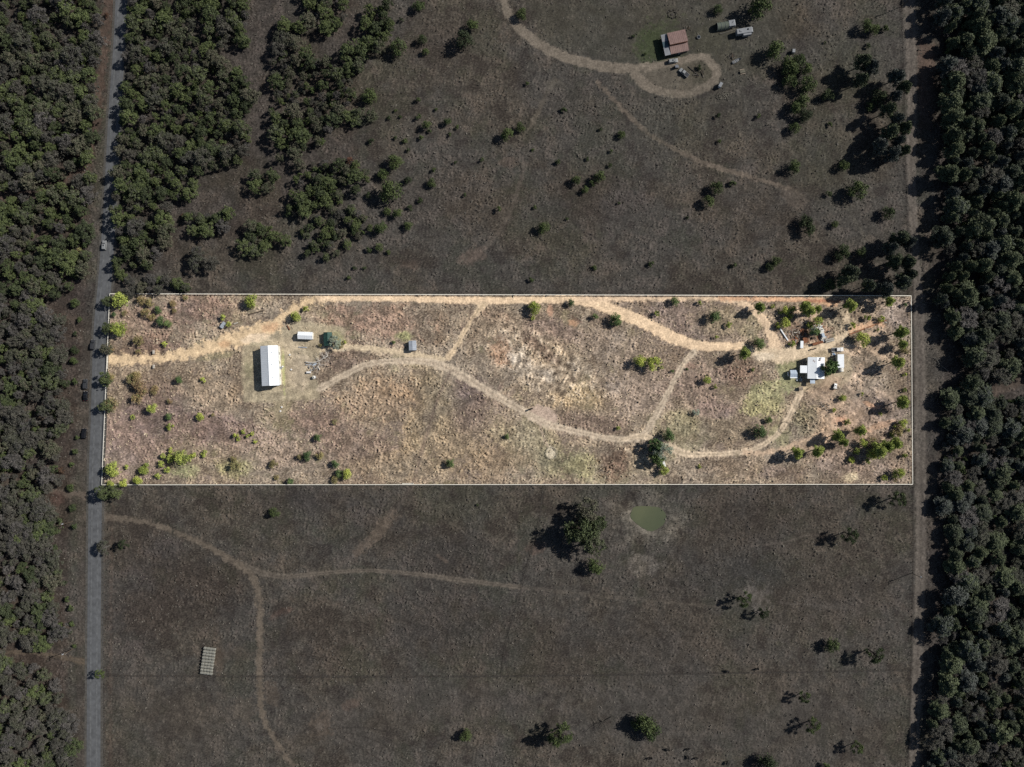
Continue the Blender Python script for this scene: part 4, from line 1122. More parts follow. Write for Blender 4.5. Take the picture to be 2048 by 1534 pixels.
rnd = random.Random(5)
TREES = []
for side, poly, sp, kinds, dr, hr in WOODS:
    xs = [p[0] for p in poly]; ys = [p[1] for p in poly]
    pts = []
    area_tries = int((max(xs) - min(xs)) * (max(ys) - min(ys)) / (sp * sp) * 30) + 60
    for _ in range(area_tries):
        x = rnd.uniform(min(xs), max(xs)); y = rnd.uniform(min(ys), max(ys))
        if not in_poly(x, y, poly): continue
        s_ = sp * rnd.uniform(0.72, 1.35)
        if all((x - a) ** 2 + (y - b) ** 2 > s_ * s_ for a, b in pts): pts.append((x, y))
    for x, y in pts:
        q = rnd.random(); acc = 0
        for kd, w in kinds:
            acc += w
            if q <= acc: break
        d = dr[0] + (dr[1] * 1.12 - dr[0]) * rnd.random() ** 1.3; h = rnd.uniform(*hr) * (0.62 + 0.25 * d / dr[1]) * (1.0 if side == 'right' else 0.92)
        TREES.append((side, kd, x, y, d, h))
GL = {'left': ('in the wood left of the paved road', 'woodland trees left of the paved road'), 'mid': ('in the oak wood right of the paved road', 'trees of the upper oak wood'),
      'right': ('in the dense wood along the right edge', 'trees of the wood along the right edge')}
count = {}
rest = []
UNDER = []
WQ = {}
BANDS = [(10, 'the uppermost drive'), (75, 'the red-roofed house'), (150, 'the turning loop'), (230, 'the juniper row'), (310, 'the faint trail'), (380, 'the trail end'), (455, 'the lone juniper'), (520, 'the field patch'),
         (575, 'the upper fence'), (625, 'the sandy drive'), (680, 'the white shed'), (735, 'the long barn'), (800, 'the trampled patch'), (860, 'the ring pens'), (920, 'the live oaks'), (968, 'the lower fence'), (1035, 'the pond'), (1090, 'the oak clump'),
         (1145, 'the drive fork'), (1205, 'the thin trees'), (1265, 'the straight drive'), (1325, 'the hay bales'), (1390, 'the lower drive'), (1450, 'the snag'), (1510, 'the cattle herd')]
cap = {'oak': 285 - _k.get('oak', 0), 'pine': 290 - _k.get('pine', 0), 'greyoak': 240, 'greypine': 200}
TREES.sort(key=lambda t: (not (0 < t[2] < 2048 and 0 < t[3] < 1534), -t[4]))
for side, kd, px, py, d, h in TREES:
    hc = h * 0.68
    x, y = G(px, py, hc)
    vis = -5 < px < 2053 and -5 < py < 1539
    if vis and count.get(kd, 0) < cap[kd]:
        count[kd] = count.get(kd, 0) + 1
        tone = {'oak': 'dark green oak', 'greyoak': 'grey leafless oak', 'pine': 'dark pine', 'greypine': 'grey leafless tree'}[kd]
        deep = {'left': 'left wood\'s road side' if px > 75 else 'left wood\'s frame side', 'mid': 'upper wood\'s road side' if px < 330 else ('upper wood\'s middle' if px < 540 else 'upper wood\'s pasture side'),
                'right': 'right wood\'s road side' if px < 1960 else 'right wood\'s frame side'}[side]
        band_ = min(BANDS, key=lambda b: abs(b[0] - py))[1]
        o = plant(kd, x, y, d * M / 2 * 1.1, h, None, {'oak': 'oaks ', 'greyoak': 'grey oaks ', 'pine': 'pines ', 'greypine': 'grey trees '}[kd] + GL[side][0], 'tree')
        WQ.setdefault(('big ' if d > 31 else 'smaller ') + tone + ', ' + deep + ', opposite ' + band_, []).append((px, o))
    else:
        rest.append((kd, x, y, d * M / 2 * 1.1, h))

for base, l in WQ.items():
    l.sort(key=lambda t: t[0])
    for i, (_, o) in enumerate(l):
        o['label'] = base if len(l) == 1 else base + ', ' + ('rightmost' if i == len(l) - 1 else ORD[min(i, 14)])

# undergrowth filling the gaps under the trees
for side, poly, sp, kinds, dr, hr in WOODS:
    xs = [p[0] for p in poly]; ys = [p[1] for p in poly]
    ar = (max(xs) - min(xs)) * (max(ys) - min(ys))
    for _ in range(int(ar / 330)):
        px, py = rnd.uniform(min(xs), max(xs)), rnd.uniform(min(ys), max(ys))
        if in_poly(px, py, poly):
            x, y = G(px, py, 2)
            UNDER.append((rnd.choice(['greyoak', 'oak', 'greyoak', 'sjun']) if side != 'right' else rnd.choice(['greypine', 'sjun', 'greyoak']), x, y, rnd.uniform(1.4, 2.8), rnd.uniform(2.0, 4.2)))

# remaining wood as one mass: leaf clumps and trunks placed by geometry nodes on a point cloud
def scatter_node_object(name, items, label):
    kinds = sorted({t[0] for t in items})
    me = bpy.data.meshes.new(name)
    me.from_pydata([(t[1], t[2], -0.05) for t in items], [], [])
    n = len(items)
    rg = np.random.default_rng(4)
    slots = []
    for kd in kinds:
        for i in range(len(P[kd])): slots.append((kd, i))
    pick = [slots.index((t[0], int(rg.integers(len(P[t[0]]))))) for t in items]
    at = me.attributes.new('pick', 'INT', 'POINT'); at.data.foreach_set('value', pick)
    sc = np.array([(t[3] / P[t[0]][0][2], t[3] / P[t[0]][0][2], t[4] / P[t[0]][0][3]) for t in items], np.float32)
    at = me.attributes.new('scl', 'FLOAT_VECTOR', 'POINT'); at.data.foreach_set('vector', sc.ravel())
    rot = np.zeros((n, 3), np.float32); rot[:, 2] = rg.uniform(0, 6.28, n)
    at = me.attributes.new('rotn', 'FLOAT_VECTOR', 'POINT'); at.data.foreach_set('vector', rot.ravel())
    o = bpy.data.objects.new(name, me); COL.objects.link(o)
    ng = bpy.data.node_groups.new('wood_scatter', 'GeometryNodeTree')
    ng.interface.new_socket('Geometry', in_out='INPUT', socket_type='NodeSocketGeometry')
    ng.interface.new_socket('Geometry', in_out='OUTPUT', socket_type='NodeSocketGeometry')
    gi = ng.nodes.new('NodeGroupInput'); go = ng.nodes.new('NodeGroupOutput')
    iop = ng.nodes.new('GeometryNodeInstanceOnPoints')
    m2p = ng.nodes.new('GeometryNodeMeshToPoints')
    ng.links.new(gi.outputs[0], m2p.inputs['Mesh']); ng.links.new(m2p.outputs[0], iop.inputs['Points'])
    g2i = ng.nodes.new('GeometryNodeGeometryToInstance')
    # join in reverse: the join node lists its links last first
    for kd, i in reversed(slots):
        crown_o = next(q for q in COL.objects if q.type == 'MESH' and q.data == P[kd][i][0])
        oi = ng.nodes.new('GeometryNodeObjectInfo'); oi.transform_space = 'ORIGINAL'
        oi.inputs['Object'].default_value = crown_o
        oi.inputs['As Instance'].default_value = True
        ng.links.new(oi.outputs['Geometry'], g2i.inputs['Geometry'])
    j = ng.nodes.new('GeometryNodeJoinGeometry')
    ng.nodes.remove(g2i)
    for nd in [q for q in ng.nodes if q.bl_idname == 'GeometryNodeObjectInfo']:
        ng.links.new(nd.outputs['Geometry'], j.inputs['Geometry'])
    ng.links.new(j.outputs[0], iop.inputs['Instance'])
    iop.inputs['Pick Instance'].default_value = True

    def na(nm, dt):
        q = ng.nodes.new('GeometryNodeInputNamedAttribute'); q.data_type = dt; q.inputs['Name'].default_value = nm
        return next(s for s in q.outputs if s.enabled and s.name == 'Attribute')
    ng.links.new(na('pick', 'INT'), iop.inputs['Instance Index'])
    ng.links.new(na('scl', 'FLOAT_VECTOR'), iop.inputs['Scale'])
    ng.links.new(na('rotn', 'FLOAT_VECTOR'), iop.inputs['Rotation'])
    ng.links.new(iop.outputs[0], go.inputs[0])
    md = o.modifiers.new('scatter', 'NODES'); md.node_group = ng
    return tag(o, label, None, None, 'stuff')


if rest: scatter_node_object('woodland', rest, 'rest of the dense woodland crowns along the left and right edges')
scatter_node_object('undergrowth', UNDER, 'low grey and green undergrowth between the woodland trees')
print('TREES', len(TREES), 'singles', count, 'rest', len(rest))

# ---------------------------------------------------------------- materials for built things
WHITE_ROOF = mat('white_sheet_metal', (0.80, 0.84, 0.88), 0.5, 0.06, 0.35, spec=0.4)
OLD_WHITE = mat('weathered_white_metal', (0.70, 0.69, 0.64), 0.6, 0.28, 0.5, spec=0.3)
PALE_WALL = mat('pale_siding', (0.45, 0.43, 0.38), 0.8, 0.2, 0.8)
STEEL = mat('galvanised_steel', (0.42, 0.46, 0.52), 0.5, 0.2, 0.7, metal=0.2)
GREEN_ROOF = mat('green_sheet_metal', (0.035, 0.085, 0.07), 0.5, 0.3, 0.7)
RED_ROOF = mat('brick_red_sheet_metal', A(132, 106, 98), 0.6, 0.18, 0.5)
DIMMED_WHITE = mat('dimmed_white_paint', A(134, 135, 136), 0.6, 0.15, 0.6)  # this and the next three have the outside dimming put into their colour
DIMMED_GREEN = mat('grey_green_canvas', A(92, 98, 86), 0.8, 0.15, 0.6)
DIMMED_TEAL = mat('dimmed_teal_sheet', A(70, 90, 96), 0.7, 0.2, 0.6)
DIMMED_WALL = mat('dimmed_siding', A(96, 90, 82), 0.8, 0.2, 0.7)
GLASS = mat('dark_glass', (0.012, 0.015, 0.02), 0.08, 0.1, 1.0, spec=0.6)
TYRE = mat('tyre_rubber', (0.02, 0.02, 0.02), 0.9, 0.2, 2.0)
RIM = mat('wheel_rim', (0.3, 0.3, 0.31), 0.4, 0.1, 2.0, metal=0.6)
CHROME = mat('lamp_lens', (0.5, 0.5, 0.5), 0.2, 0.05, 2.0)
RED_LENS = mat('red_lens', (0.25, 0.01, 0.01), 0.3, 0.1, 2.0)
BLACK_PAINT = mat('black_car_paint', (0.012, 0.012, 0.014), 0.25, 0.2, 1.0, spec=0.6)
GREY_PAINT = mat('dark_grey_car_paint', (0.045, 0.047, 0.052), 0.3, 0.2, 1.0, spec=0.6)
SILVER_PAINT = mat('silver_car_paint', A(112, 114, 118), 0.35, 0.1, 1.0, spec=0.5)
WHITE_PAINT = mat('white_car_paint', (0.72, 0.72, 0.72), 0.35, 0.06, 1.0, spec=0.5)
DIM_WHITE_PAINT = mat('dimmed_white_car_paint', A(138, 138, 136), 0.4, 0.1, 1.0, spec=0.4)  # white paint darkened in colour to carry the dimming outside the parcel
WOOD = mat('weathered_timber', (0.30, 0.25, 0.20), 0.95, 0.35, 2.5)
DARK_WOOD = mat('dark_timber', (0.10, 0.075, 0.055), 0.95, 0.4, 2.5)
PALE_WOOD = mat('bleached_timber', (0.46, 0.43, 0.38), 0.95, 0.25, 2.5)
RUST = mat('rusty_iron', (0.30, 0.13, 0.065), 0.9, 0.45, 1.2, col2=(0.14, 0.055, 0.03))
CONCRETE = mat('concrete', (0.42, 0.40, 0.37), 0.95, 0.2, 1.5)
STONE = mat('dark_stone', (0.05, 0.045, 0.04), 0.95, 0.4, 1.5)
FENCE_WHITE = mat('bleached_fence_board', (0.84, 0.81, 0.72), 0.8, 0.15, 1.0)
WIRE = mat('fence_wire', (0.12, 0.11, 0.10), 0.7, 0.2, 3.0, metal=0.4)
HAY = mat('old_grey_hay', A(136, 133, 122), 0.98, 0.28, 2.0, bump=0.6)
HIDE = mat('black_cattle_hide', (0.010, 0.009, 0.009), 0.8, 0.2, 2.0)
BLUE = mat('blue_tarp', (0.10, 0.22, 0.40), 0.6, 0.25, 0.8)
BLUEWHITE = mat('pale_blue_sheet', (0.42, 0.50, 0.60), 0.5, 0.15, 0.8)


def thing(name, px, py, h, rz_deg, label, cat, group=None):
    """empty at the base of something whose seen outline sits at height h; rz_deg is its heading"""
    x, y = G(px, py, h)
    return empty(name, (x, y, max(-0.05, zat(x, y) * 0.5)), R(rz_deg), label, cat, group)


def gable(o, L, W, eave, ridge, wall_m, roof_m, over=0.25, ribs=True, base=0.0, windows=(), doors=(), pitch_parts=True):
    """walls with gable ends along local x, two ribbed roof slopes, ridge cap, openings (side, along, width, low, high)"""
    hl, hw = L / 2, W / 2
    w = MB()
    v = [(-hl, -hw, base), (hl, -hw, base), (hl, hw, base), (-hl, hw, base), (-hl, -hw, eave), (hl, -hw, eave), (hl, hw, eave), (-hl, hw, eave), (-hl, 0, ridge - 0.06), (hl, 0, ridge - 0.06)]
    w.add(v, [(0, 1, 5, 4), (2, 3, 7, 6), (3, 0, 4, 8, 7), (1, 2, 6, 9, 5)])
    w.build('wall', wall_m, o)
    sl_ = math.hypot(hw + over, (ridge - eave) * (hw + over) / hw)
    ang = math.atan2(ridge - eave, hw)
    for s in (-1, 1):
        mb_ = MB()
        ey, ez = s * (hw + over), ridge - (hw + over) * math.tan(ang) + 0.03
        t = 0.06
        vs = []
        for x in (-hl - over, hl + over):
            vs += [(x, ey, ez), (x, 0.0 + s * 0.02, ridge + 0.03), (x, 0.0 + s * 0.02, ridge + 0.03 + t), (x, ey, ez + t)]
        mb_.add(vs, [(0, 1, 2, 3), (4, 7, 6, 5), (3, 2, 6, 7), (0, 4, 5, 1), (0, 3, 7, 4), (1, 5, 6, 2)])
        if ribs:
            n = max(2, int((L + 2 * over) / 0.9))
            for i in range(n + 1):
                x = -hl - over + 0.05 + (L + 2 * over - 0.1) * i / n
                mb_.box((x, (ey) / 2, (ez + ridge + 0.03) / 2 + t + 0.02), (0.05, sl_ * 0.985, 0.03), 0, -s * ang, 0)
        mb_.build('roof', roof_m, o)
    MB().box((0, 0, ridge + 0.10), (L + 2 * over, 0.34, 0.05)).build('ridge_cap', roof_m, o)
    for (side, a, ww, lo, hi) in windows:
        f = MB(); p = MB()
        if side in ('S', 'N'):
            s = -1 if side == 'S' else 1
            f.box((a, s * (hw + 0.03), (lo + hi) / 2), (ww + 0.16, 0.08, hi - lo + 0.16)); p.box((a, s * (hw + 0.06), (lo + hi) / 2), (ww, 0.06, hi - lo))
        else:
            s = -1 if side == 'W' else 1
            f.box((s * (hl + 0.03), a, (lo + hi) / 2), (0.08, ww + 0.16, hi - lo + 0.16)); p.box((s * (hl + 0.06), a, (lo + hi) / 2), (0.06, ww, hi - lo))
        fr = f.build('window', OLD_WHITE, o); p.build('pane', GLASS, fr)
    for (side, a, ww, hi) in doors:
        d = MB(); k = MB()
        if side in ('S', 'N'):
            s = -1 if side == 'S' else 1
            d.box((a, s * (hw + 0.04), base + hi / 2), (ww, 0.08, hi)); k.box((a + ww * 0.35, s * (hw + 0.11), base + 1.0), (0.12, 0.06, 0.06))
        else:
            s = -1 if side == 'W' else 1
            d.box((s * (hl + 0.04), a, base + hi / 2), (0.08, ww, hi)); k.box((s * (hl + 0.11), a + ww * 0.35, base + 1.0), (0.06, 0.12, 0.06))
        dd = d.build('door', STEEL, o); k.build('handle', RIM, dd)


# ---- long white barn
o = thing('long_barn', 539.6, 731.3, 4.2, 92.4, 'long white metal barn with a pale blue-grey west slope on mown grass', 'barn')
gable(o, 19.2, 8.0, 4.1, 5.7, OLD_WHITE, WHITE_ROOF, 0.3, windows=[('N', 5, 1.0, 1.1, 2.0), ('S', -5, 1.2, 1.1, 2.0), ('S', 1.5, 1.2, 1.1, 2.0), ('S', 6, 1.2, 1.1, 2.0)], doors=[('E', 0, 3.4, 2.8), ('W', 0, 3.4, 2.8), ('S', -1.0, 1.0, 2.1)])
g_ = MB(); g_.box((0, 0, 1.2), (1.2, 0.5, 0.1)); g_.box((-.5, 0, .6), (.1, .4, 1.2)); g_.box((.5, 0, .6), (.1, .4, 1.2))
ac = MB().box((-1.2, -4.35, 0.45), (0.9, 0.6, 0.8)).build('cooling_unit', STEEL, o)
[MB().tube((a_, b_, 4.1 + 1.6 * (1 - abs(b_) / 4.0)), (a_, b_, 4.45 + 1.6 * (1 - abs(b_) / 4.0)), .22, n=10).build('roof_vent', STEEL, o) for a_, b_ in ((-6, -1.5), (0.5, -1.5), (6.5, -1.5))]
[MB().box((0, s_ * 4.36, 3.95), (19.7, .14, .12)).build('gutter', STEEL, o) for s_ in (-1, 1)]
MB().tube((-1.2, -4.35, 0.85), (-1.2, -4.35, 0.9), 0.28, n=12).build('fan', GLASS, ac)
# ---- small white shed, green shed, grey shed
o = thing('white_shed', 610.2, 671, 2.3, -2, 'small white gabled shed north-east of the long white barn', 'shed')
gable(o, 7.0, 3.3, 2.1, 2.8, OLD_WHITE, WHITE_ROOF, 0.18, windows=[('S', -2, 0.8, 1.0, 1.7)], doors=[('W', 0, 1.1, 1.9)])
o = thing('green_shed', 655.5, 678, 2.2, 92, 'dark green roofed lean-to shed half hidden by a bare silvery tree', 'shed')
gable(o, 6.4, 3.8, 2.0, 2.7, DARK_WOOD, GREEN_ROOF, 0.2, doors=[('W', 0, 1.6, 1.8)])
o = thing('grey_shed', 825, 691, 2.3, 92, 'small pale grey shed alone in the grass above the middle track', 'shed')
gable(o, 4.5, 3.3, 2.3, 2.55, STEEL, STEEL, 0.15, doors=[('S', 0, 1.2, 1.9)], windows=[('N', 0.5, .7, 1.1, 1.7)])
# ---- white-roofed house: main block, west wing, rear porch
o = thing('white_roofed_house', 1632.5, 736, 3.4, 89, 'sprawling white-roofed farmhouse with a west wing, shaded by an oak', 'house')
gable(o, 10.3, 8.0, 3.2, 3.75, PALE_WALL, WHITE_ROOF, 0.2, windows=[('N', 3, 1.4, 1.0, 2.0), ('S', 2, 1.4, 1.0, 2.0), ('S', -3, 1.4, 1.0, 2.0), ('W', 1.5, 1.2, 1.0, 2.0), ('E', -1.5, 1.4, 1.0, 2.0)], doors=[('S', 0, 1.0, 2.1), ('E', 1.5, 1.0, 2.1)])
wv = MB().box((-0.7, 5.6, 1.5), (3.3, 3.2, 3.0)); wv.build('wing_wall', PALE_WALL, o)
wr = MB().box((-0.7, 5.9, 3.08), (3.7, 3.9, 0.12)); [wr.box((-0.7 - 1.6 + 0.8 * i, 5.9, 3.16), (0.07, 3.8, 0.04)) for i in range(5)]
wr.build('wing_roof', WHITE_ROOF, o)
pr = MB().box((-6.5, 1.3, 2.5), (2.4, 2.4, 0.1), 0, 0, R(4)); pr.build('porch_roof', BLUEWHITE, o)
for a_ in (0.3, 2.3): MB().box((-7.5, a_, 1.2), (0.12, 0.12, 2.4)).build('porch_post', WOOD, o)
MB().box((1.0, 4.9, 0.25), (5.0, 1.4, 0.4)).build('deck', WOOD, o)
for a_, b_ in ((3.6, 1.6), (3.2, 0.9)): MB().box((a_, b_, 3.86 - abs(b_) * .137), (0.9, 0.22, 0.03)).build('rust_streak', RUST, o)
ch = MB().box((4.0, -1.6, 3.8), (0.5, 0.5, 0.7)); ch.build('chimney', RUST, o)
sd_ = MB().tube((4.9, -2.0, 3.75), (4.9, -2.0, 4.1), 0.35, n=12); sd_.build('roof_vent', STEEL, o)
# ---- white long trailer home by the house
o = thing('white_trailer', 1681.5, 722, 2.7, 90.5, 'long white box trailer parked right of the oak beside the house', 'trailer')
tb = MB().box((0, 0, 1.55), (6.6, 3.1, 2.3)); tb.build('body', OLD_WHITE, o, bevel=0.08)
rf = MB().box((0, 0, 2.76), (6.7, 3.2, 0.1)); [rf.box((-3.1 + .62 * i, 0, 2.83), (0.06, 3.1, 0.04)) for i in range(11)]; rf.build('roof', WHITE_ROOF, o)
for s in (-1, 1):
    for xx in (-.6, .6):
        wq = MB().tube((xx, s * 1.35, .4), (xx, s * 1.6, .4), .4, n=14).build('wheel', TYRE, o); MB().tube((xx, s * 1.6, .4), (xx, s * 1.63, .4), .2, n=10).build('rim', RIM, wq)
MB().box((3.9, 0, .5), (1.6, .15, .12)).build('hitch', DARK_WOOD, o)
MB().box((1, -1.58, 1.5), (.9, .06, 1.8)).build('door', STEEL, o)
o = thing('small_white_cover', 1684, 739.5, 1.6, 92, 'small white curved shelter at the lower end of the box trailer', 'shelter')
q = MB()
for i in range(8):
    a0, a1 = math.pi * i / 8, math.pi * (i + 1) / 8
    for r_, fl in ((1.3, 0),):
        q.add([(-.9, 1.3 * math.cos(a0), .4 + 1.1 * math.sin(a0)), (.9, 1.3 * math.cos(a0), .4 + 1.1 * math.sin(a0)), (.9, 1.3 * math.cos(a1), .4 + 1.1 * math.sin(a1)), (-.9, 1.3 * math.cos(a1), .4 + 1.1 * math.sin(a1))], [(0, 1, 2, 3)])
q.build('cover', OLD_WHITE, o)
for s in (-1, 1): MB().box((0, s * 1.28, .2), (1.8, .08, .44)).build('side_rail', WOOD, o)
o = thing('blue_roofed_shed', 1587.5, 747, 2.1, 0, 'small pale blue and white outbuilding just left of the house', 'shed')
gable(o, 3.2, 3.2, 1.9, 2.4, PALE_WALL, BLUEWHITE, 0.15, doors=[('S', 0, .9, 1.8)], windows=[('N', 0, .7, 1, 1.6)])
MB().box((0, -1.95, 1.85), (3.3, .7, .06)).build('awning', WHITE_ROOF, o)
# ---- vehicles
def wheel(o, x, y, r=0.36, w=0.24):
    s = 1 if y > 0 else -1
    t = MB().tube((x, y - s * w, r), (x, y, r), r, n=16).build('wheel', TYRE, o)
    MB().tube((x, y, r), (x, y + s * 0.02, r), r * 0.55, n=12).build('rim', RIM, t)


def vehicle(kind, px, py, rz, paint_m, label, name=None, group=None, L=None):
    L = L or {'pickup': 5.8, 'car': 4.7, 'suv': 4.9}[kind]; W = 1.95; k = L / 5.0
    o = thing(name or {'pickup': 'pickup_truck', 'car': 'parked_car', 'suv': 'parked_suv'}[kind], px, py, 1.2, rz, label, {'pickup': 'pickup truck', 'car': 'car', 'suv': 'car'}[kind], group)
    if kind == 'pickup':
        low = [(-2.5, .45), (-2.5, 1.02), (-.55, 1.04), (-.5, 1.06), (1.0, 1.06), (2.25, .98), (2.5, .8), (2.5, .4)]
        cab = [(-.62, 1.04), (-.5, 1.72), (.72, 1.74), (1.22, 1.05)]
    elif kind == 'suv':
        low = [(-2.5, .45), (-2.5, 1.0), (1.0, 1.02), (2.3, .92), (2.5, .75), (2.5, .4)]
        cab = [(-2.42, 1.0), (-2.2, 1.66), (.5, 1.7), (1.15, 1.0)]
    else:
        low = [(-2.5, .42), (-2.48, .92), (-1.6, .98), (1.0, .96), (2.25, .82), (2.5, .65), (2.5, .38)]
        cab = [(-1.85, .96), (-1.15, 1.40), (.35, 1.42), (1.2, .95)]
    sc_ = lambda p: [(x * k, z) for x, z in p]
    bd = MB().profile(sc_(low), W)
    bd.build('body', paint_m, o, bevel=0.07)
    cb = MB().profile(sc_(cab), W - 0.12, 0.16, cab[1][1], cab[0][1]); cbo = cb.build('cabin', paint_m, o, bevel=0.05)
    # windscreen, rear window and side glass as thin slabs just proud of the cabin
    def slab(a, b, ins, nm, wd):
        a = Vector((a[0] * k, 0, a[1])); b = Vector((b[0] * k, 0, b[1])); d = b - a
        n = Vector((d.z, 0, -d.x)).normalized()
        if n.z < 0: n = -n
        a2 = a + d * .1 + n * .015; b2 = a + d * .9 + n * .015
        wa, wb = wd / 2 - .08, wd / 2 - ins
        MB().add([(a2.x, -wa, a2.z), (a2.x, wa, a2.z), (b2.x, wb, b2.z), (b2.x, -wb, b2.z), (a2.x + n.x * .02, -wa, a2.z + n.z * .02), (a2.x + n.x * .02, wa, a2.z + n.z * .02), (b2.x + n.x * .02, wb, b2.z + n.z * .02), (b2.x + n.x * .02, -wb, b2.z + n.z * .02)],
                 [(0, 1, 2, 3), (7, 6, 5, 4), (0, 4, 5, 1), (1, 5, 6, 2), (2, 6, 7, 3), (3, 7, 4, 0)]).build(nm, GLASS, o)
    slab(cab[3], cab[2], .24, 'windscreen', W - .12); slab(cab[0], cab[1], .24, 'rear_window', W - .12)
    for s in (-1, 1):
        z0, z1 = cab[0][1] + .08, cab[1][1] - .1
        x0, x1 = (cab[0][0] + .35) * k, (cab[3][0] - .45) * k
        y0, y1 = s * (W / 2 - .065), s * (W / 2 - .20)
        MB().add([(x0, y0, z0), (x1 + .1, y0, z0), (x1 - .25, y1, z1), (x0 + .1, y1, z1)], [(0, 1, 2, 3)]).build('side_window', GLASS, o)
        MB().box((2.46 * k, s * .7, .72), (.12, .32, .16)).build('headlight', CHROME, o)
        MB().box((-2.48 * k, s * .75, .82), (.08, .22, .2)).build('tail_light', RED_LENS, o)
        for x in (-1.55 * k, 1.6 * k): wheel(o, x, s * W / 2)
    if kind == 'pickup':
        MB().box((-1.58 * k, 0, 1.045), (1.8 * k, W - .32, .02)).build('load_bed', GREY_PAINT, o)
        for s in (-1, 1): MB().box((-1.55 * k, s * (W / 2 - .09), 1.09), (1.9 * k, .12, .09)).build('bed_rail', paint_m, o)
    if paint_m in (WHITE_PAINT, DIM_WHITE_PAINT) and kind != 'pickup':
        MB().box((-.3 * k, 0, cab[1][1] + .03), (.7, .6, .03)).build('sunroof', GLASS, o)
    return o


vehicle('pickup', 1675.6, 699, 3, WHITE_PAINT, 'white pickup truck parked right above the long white box trailer', L=6.0)
vehicle('suv', 1346.5, 121, 10, DIM_WHITE_PAINT, 'dimmed white off-roader on the drive below the red-roofed house', L=4.8)
vehicle('pickup', 1368.5, 144.5, 140, DIM_WHITE_PAINT, 'dimmed white pickup parked slantwise inside the turning loop', L=5.6)
vehicle('suv', 207.5, 490, 88, DIM_WHITE_PAINT, 'white car driving in tree shade on the paved road', L=4.6)
vehicle('suv', 184.5, 689, 84, GREY_PAINT, 'dark grey car under a tree shadow at the paved road edge', group='cars stopped along the paved road')
vehicle('suv', 169.5, 768, 88, GREY_PAINT, 'charcoal car on the left shoulder, directly ahead of a black car', group='cars stopped along the paved road')
vehicle('car', 170.0, 792, 89, BLACK_PAINT, 'black car on the shoulder close behind a charcoal car', group='cars stopped along the paved road')
vehicle('suv', 167.0, 867, 86, BLACK_PAINT, 'black car alone on the left shoulder, lowest of the stopped cars', group='cars stopped along the paved road')
# small utility buggy
o = thing('utility_buggy', 1354, 132.5, 1.3, 12, 'small grey utility buggy with flat roof beside the slanted pickup', 'buggy')
MB().profile([(-1.2, .4), (-1.2, .8), (.3, .8), (.5, .75), (1.2, .6), (1.2, .35)], 1.3).build('body', GREY_PAINT, o, bevel=.05)
MB().box((-.2, 0, 1.62), (1.5, 1.3, .06)).build('roof', SILVER_PAINT, o)
for x in (-.85, .5):
    for s in (-1, 1): MB().box((x, s * .58, 1.2), (.06, .06, .82)).build('post', TYRE, o)
for x in (-.8, .8):
    for s in (-1, 1): wheel(o, x, s * .72, .3, .2)

# ---- red-roofed house on the upper land
o = thing('red_roofed_house', 1356.5, 82.5, 3.6, 12, 'brick-red roofed farmhouse with white porch, beside the turning loop', 'house')
for (yc, W_, e_, r_) in ((2.0, 6.4, 3.4, 4.5), (-2.9, 4.0, 2.9, 3.25)):
    hw = W_ / 2
    MB().box((0, yc, e_ / 2 - .05), (8.6, W_ - .3, e_)).build('wall', DIMMED_WALL, o)
    rr = MB()
    if yc > 0:
        rr.add([(-4.6, yc - hw, r_), (4.6, yc - hw, r_), (4.6, yc + hw, e_), (-4.6, yc + hw, e_), (-4.6, yc - hw, r_ - .15), (4.6, yc - hw, r_ - .15), (4.6, yc + hw, e_ - .1), (-4.6, yc + hw, e_ - .1)],
               [(0, 1, 2, 3), (7, 6, 5, 4), (0, 4, 5, 1), (1, 5, 6, 2), (2, 6, 7, 3), (3, 7, 4, 0)])
        for i in range(11): rr.add([(-4.5 + .9 * i - .03, yc - hw, r_ + .05), (-4.5 + .9 * i + .03, yc - hw, r_ + .05), (-4.5 + .9 * i + .03, yc + hw, e_ + .05), (-4.5 + .9 * i - .03, yc + hw, e_ + .05)], [(0, 1, 2, 3)])
        MB().box((0, yc - hw + .02, (r_ + e_) / 2 - .3), (8.6, .12, r_ - e_ + .5)).build('clerestory_wall', RUST, o)
    else:
        rr.add([(-4.6, yc - hw - .3, e_ - .1), (4.6, yc - hw - .3, e_ - .1), (4.6, yc + hw, r_), (-4.6, yc + hw, r_), (-4.6, yc - hw - .3, e_ - .22), (4.6, yc - hw - .3, e_ - .22), (4.6, yc + hw, r_ - .12), (-4.6, yc + hw, r_ - .12)],
               [(0, 1, 2, 3), (7, 6, 5, 4), (0, 4, 5, 1), (1, 5, 6, 2), (2, 6, 7, 3), (3, 7, 4, 0)])
        for i in range(11): rr.add([(-4.5 + .9 * i - .03, yc - hw - .3, e_ - .05), (-4.5 + .9 * i + .03, yc - hw - .3, e_ - .05), (-4.5 + .9 * i + .03, yc + hw, r_ + .05), (-4.5 + .9 * i - .03, yc + hw, r_ + .05)], [(0, 1, 2, 3)])
    rr.build('roof', RED_ROOF, o)
for a_, b_, mm in ((3.4, 3.7, DIMMED_WHITE), (.3, 2.7, DIMMED_TEAL), (-3.2, 4.2, DIMMED_WHITE)):
    MB().box((-6.1, a_, 2.7), (2.8, b_, .1), 0, 0, R(-3)).build('porch_roof', mm, o)
for a_ in (-5, -1.4, 1.4, 5): MB().box((-7.3, a_, 1.3), (.14, .14, 2.6)).build('porch_post', DIMMED_WALL, o)
for x, y in ((-2, -5.0), (2, -5.0)): MB().box((x, y + .2, 1.6), (1.1, .08, 1.0)).build('window', GLASS, o)
MB().box((0, -4.86, 1.05), (1.0, .08, 2.1)).build('door', DIMMED_WHITE, o)
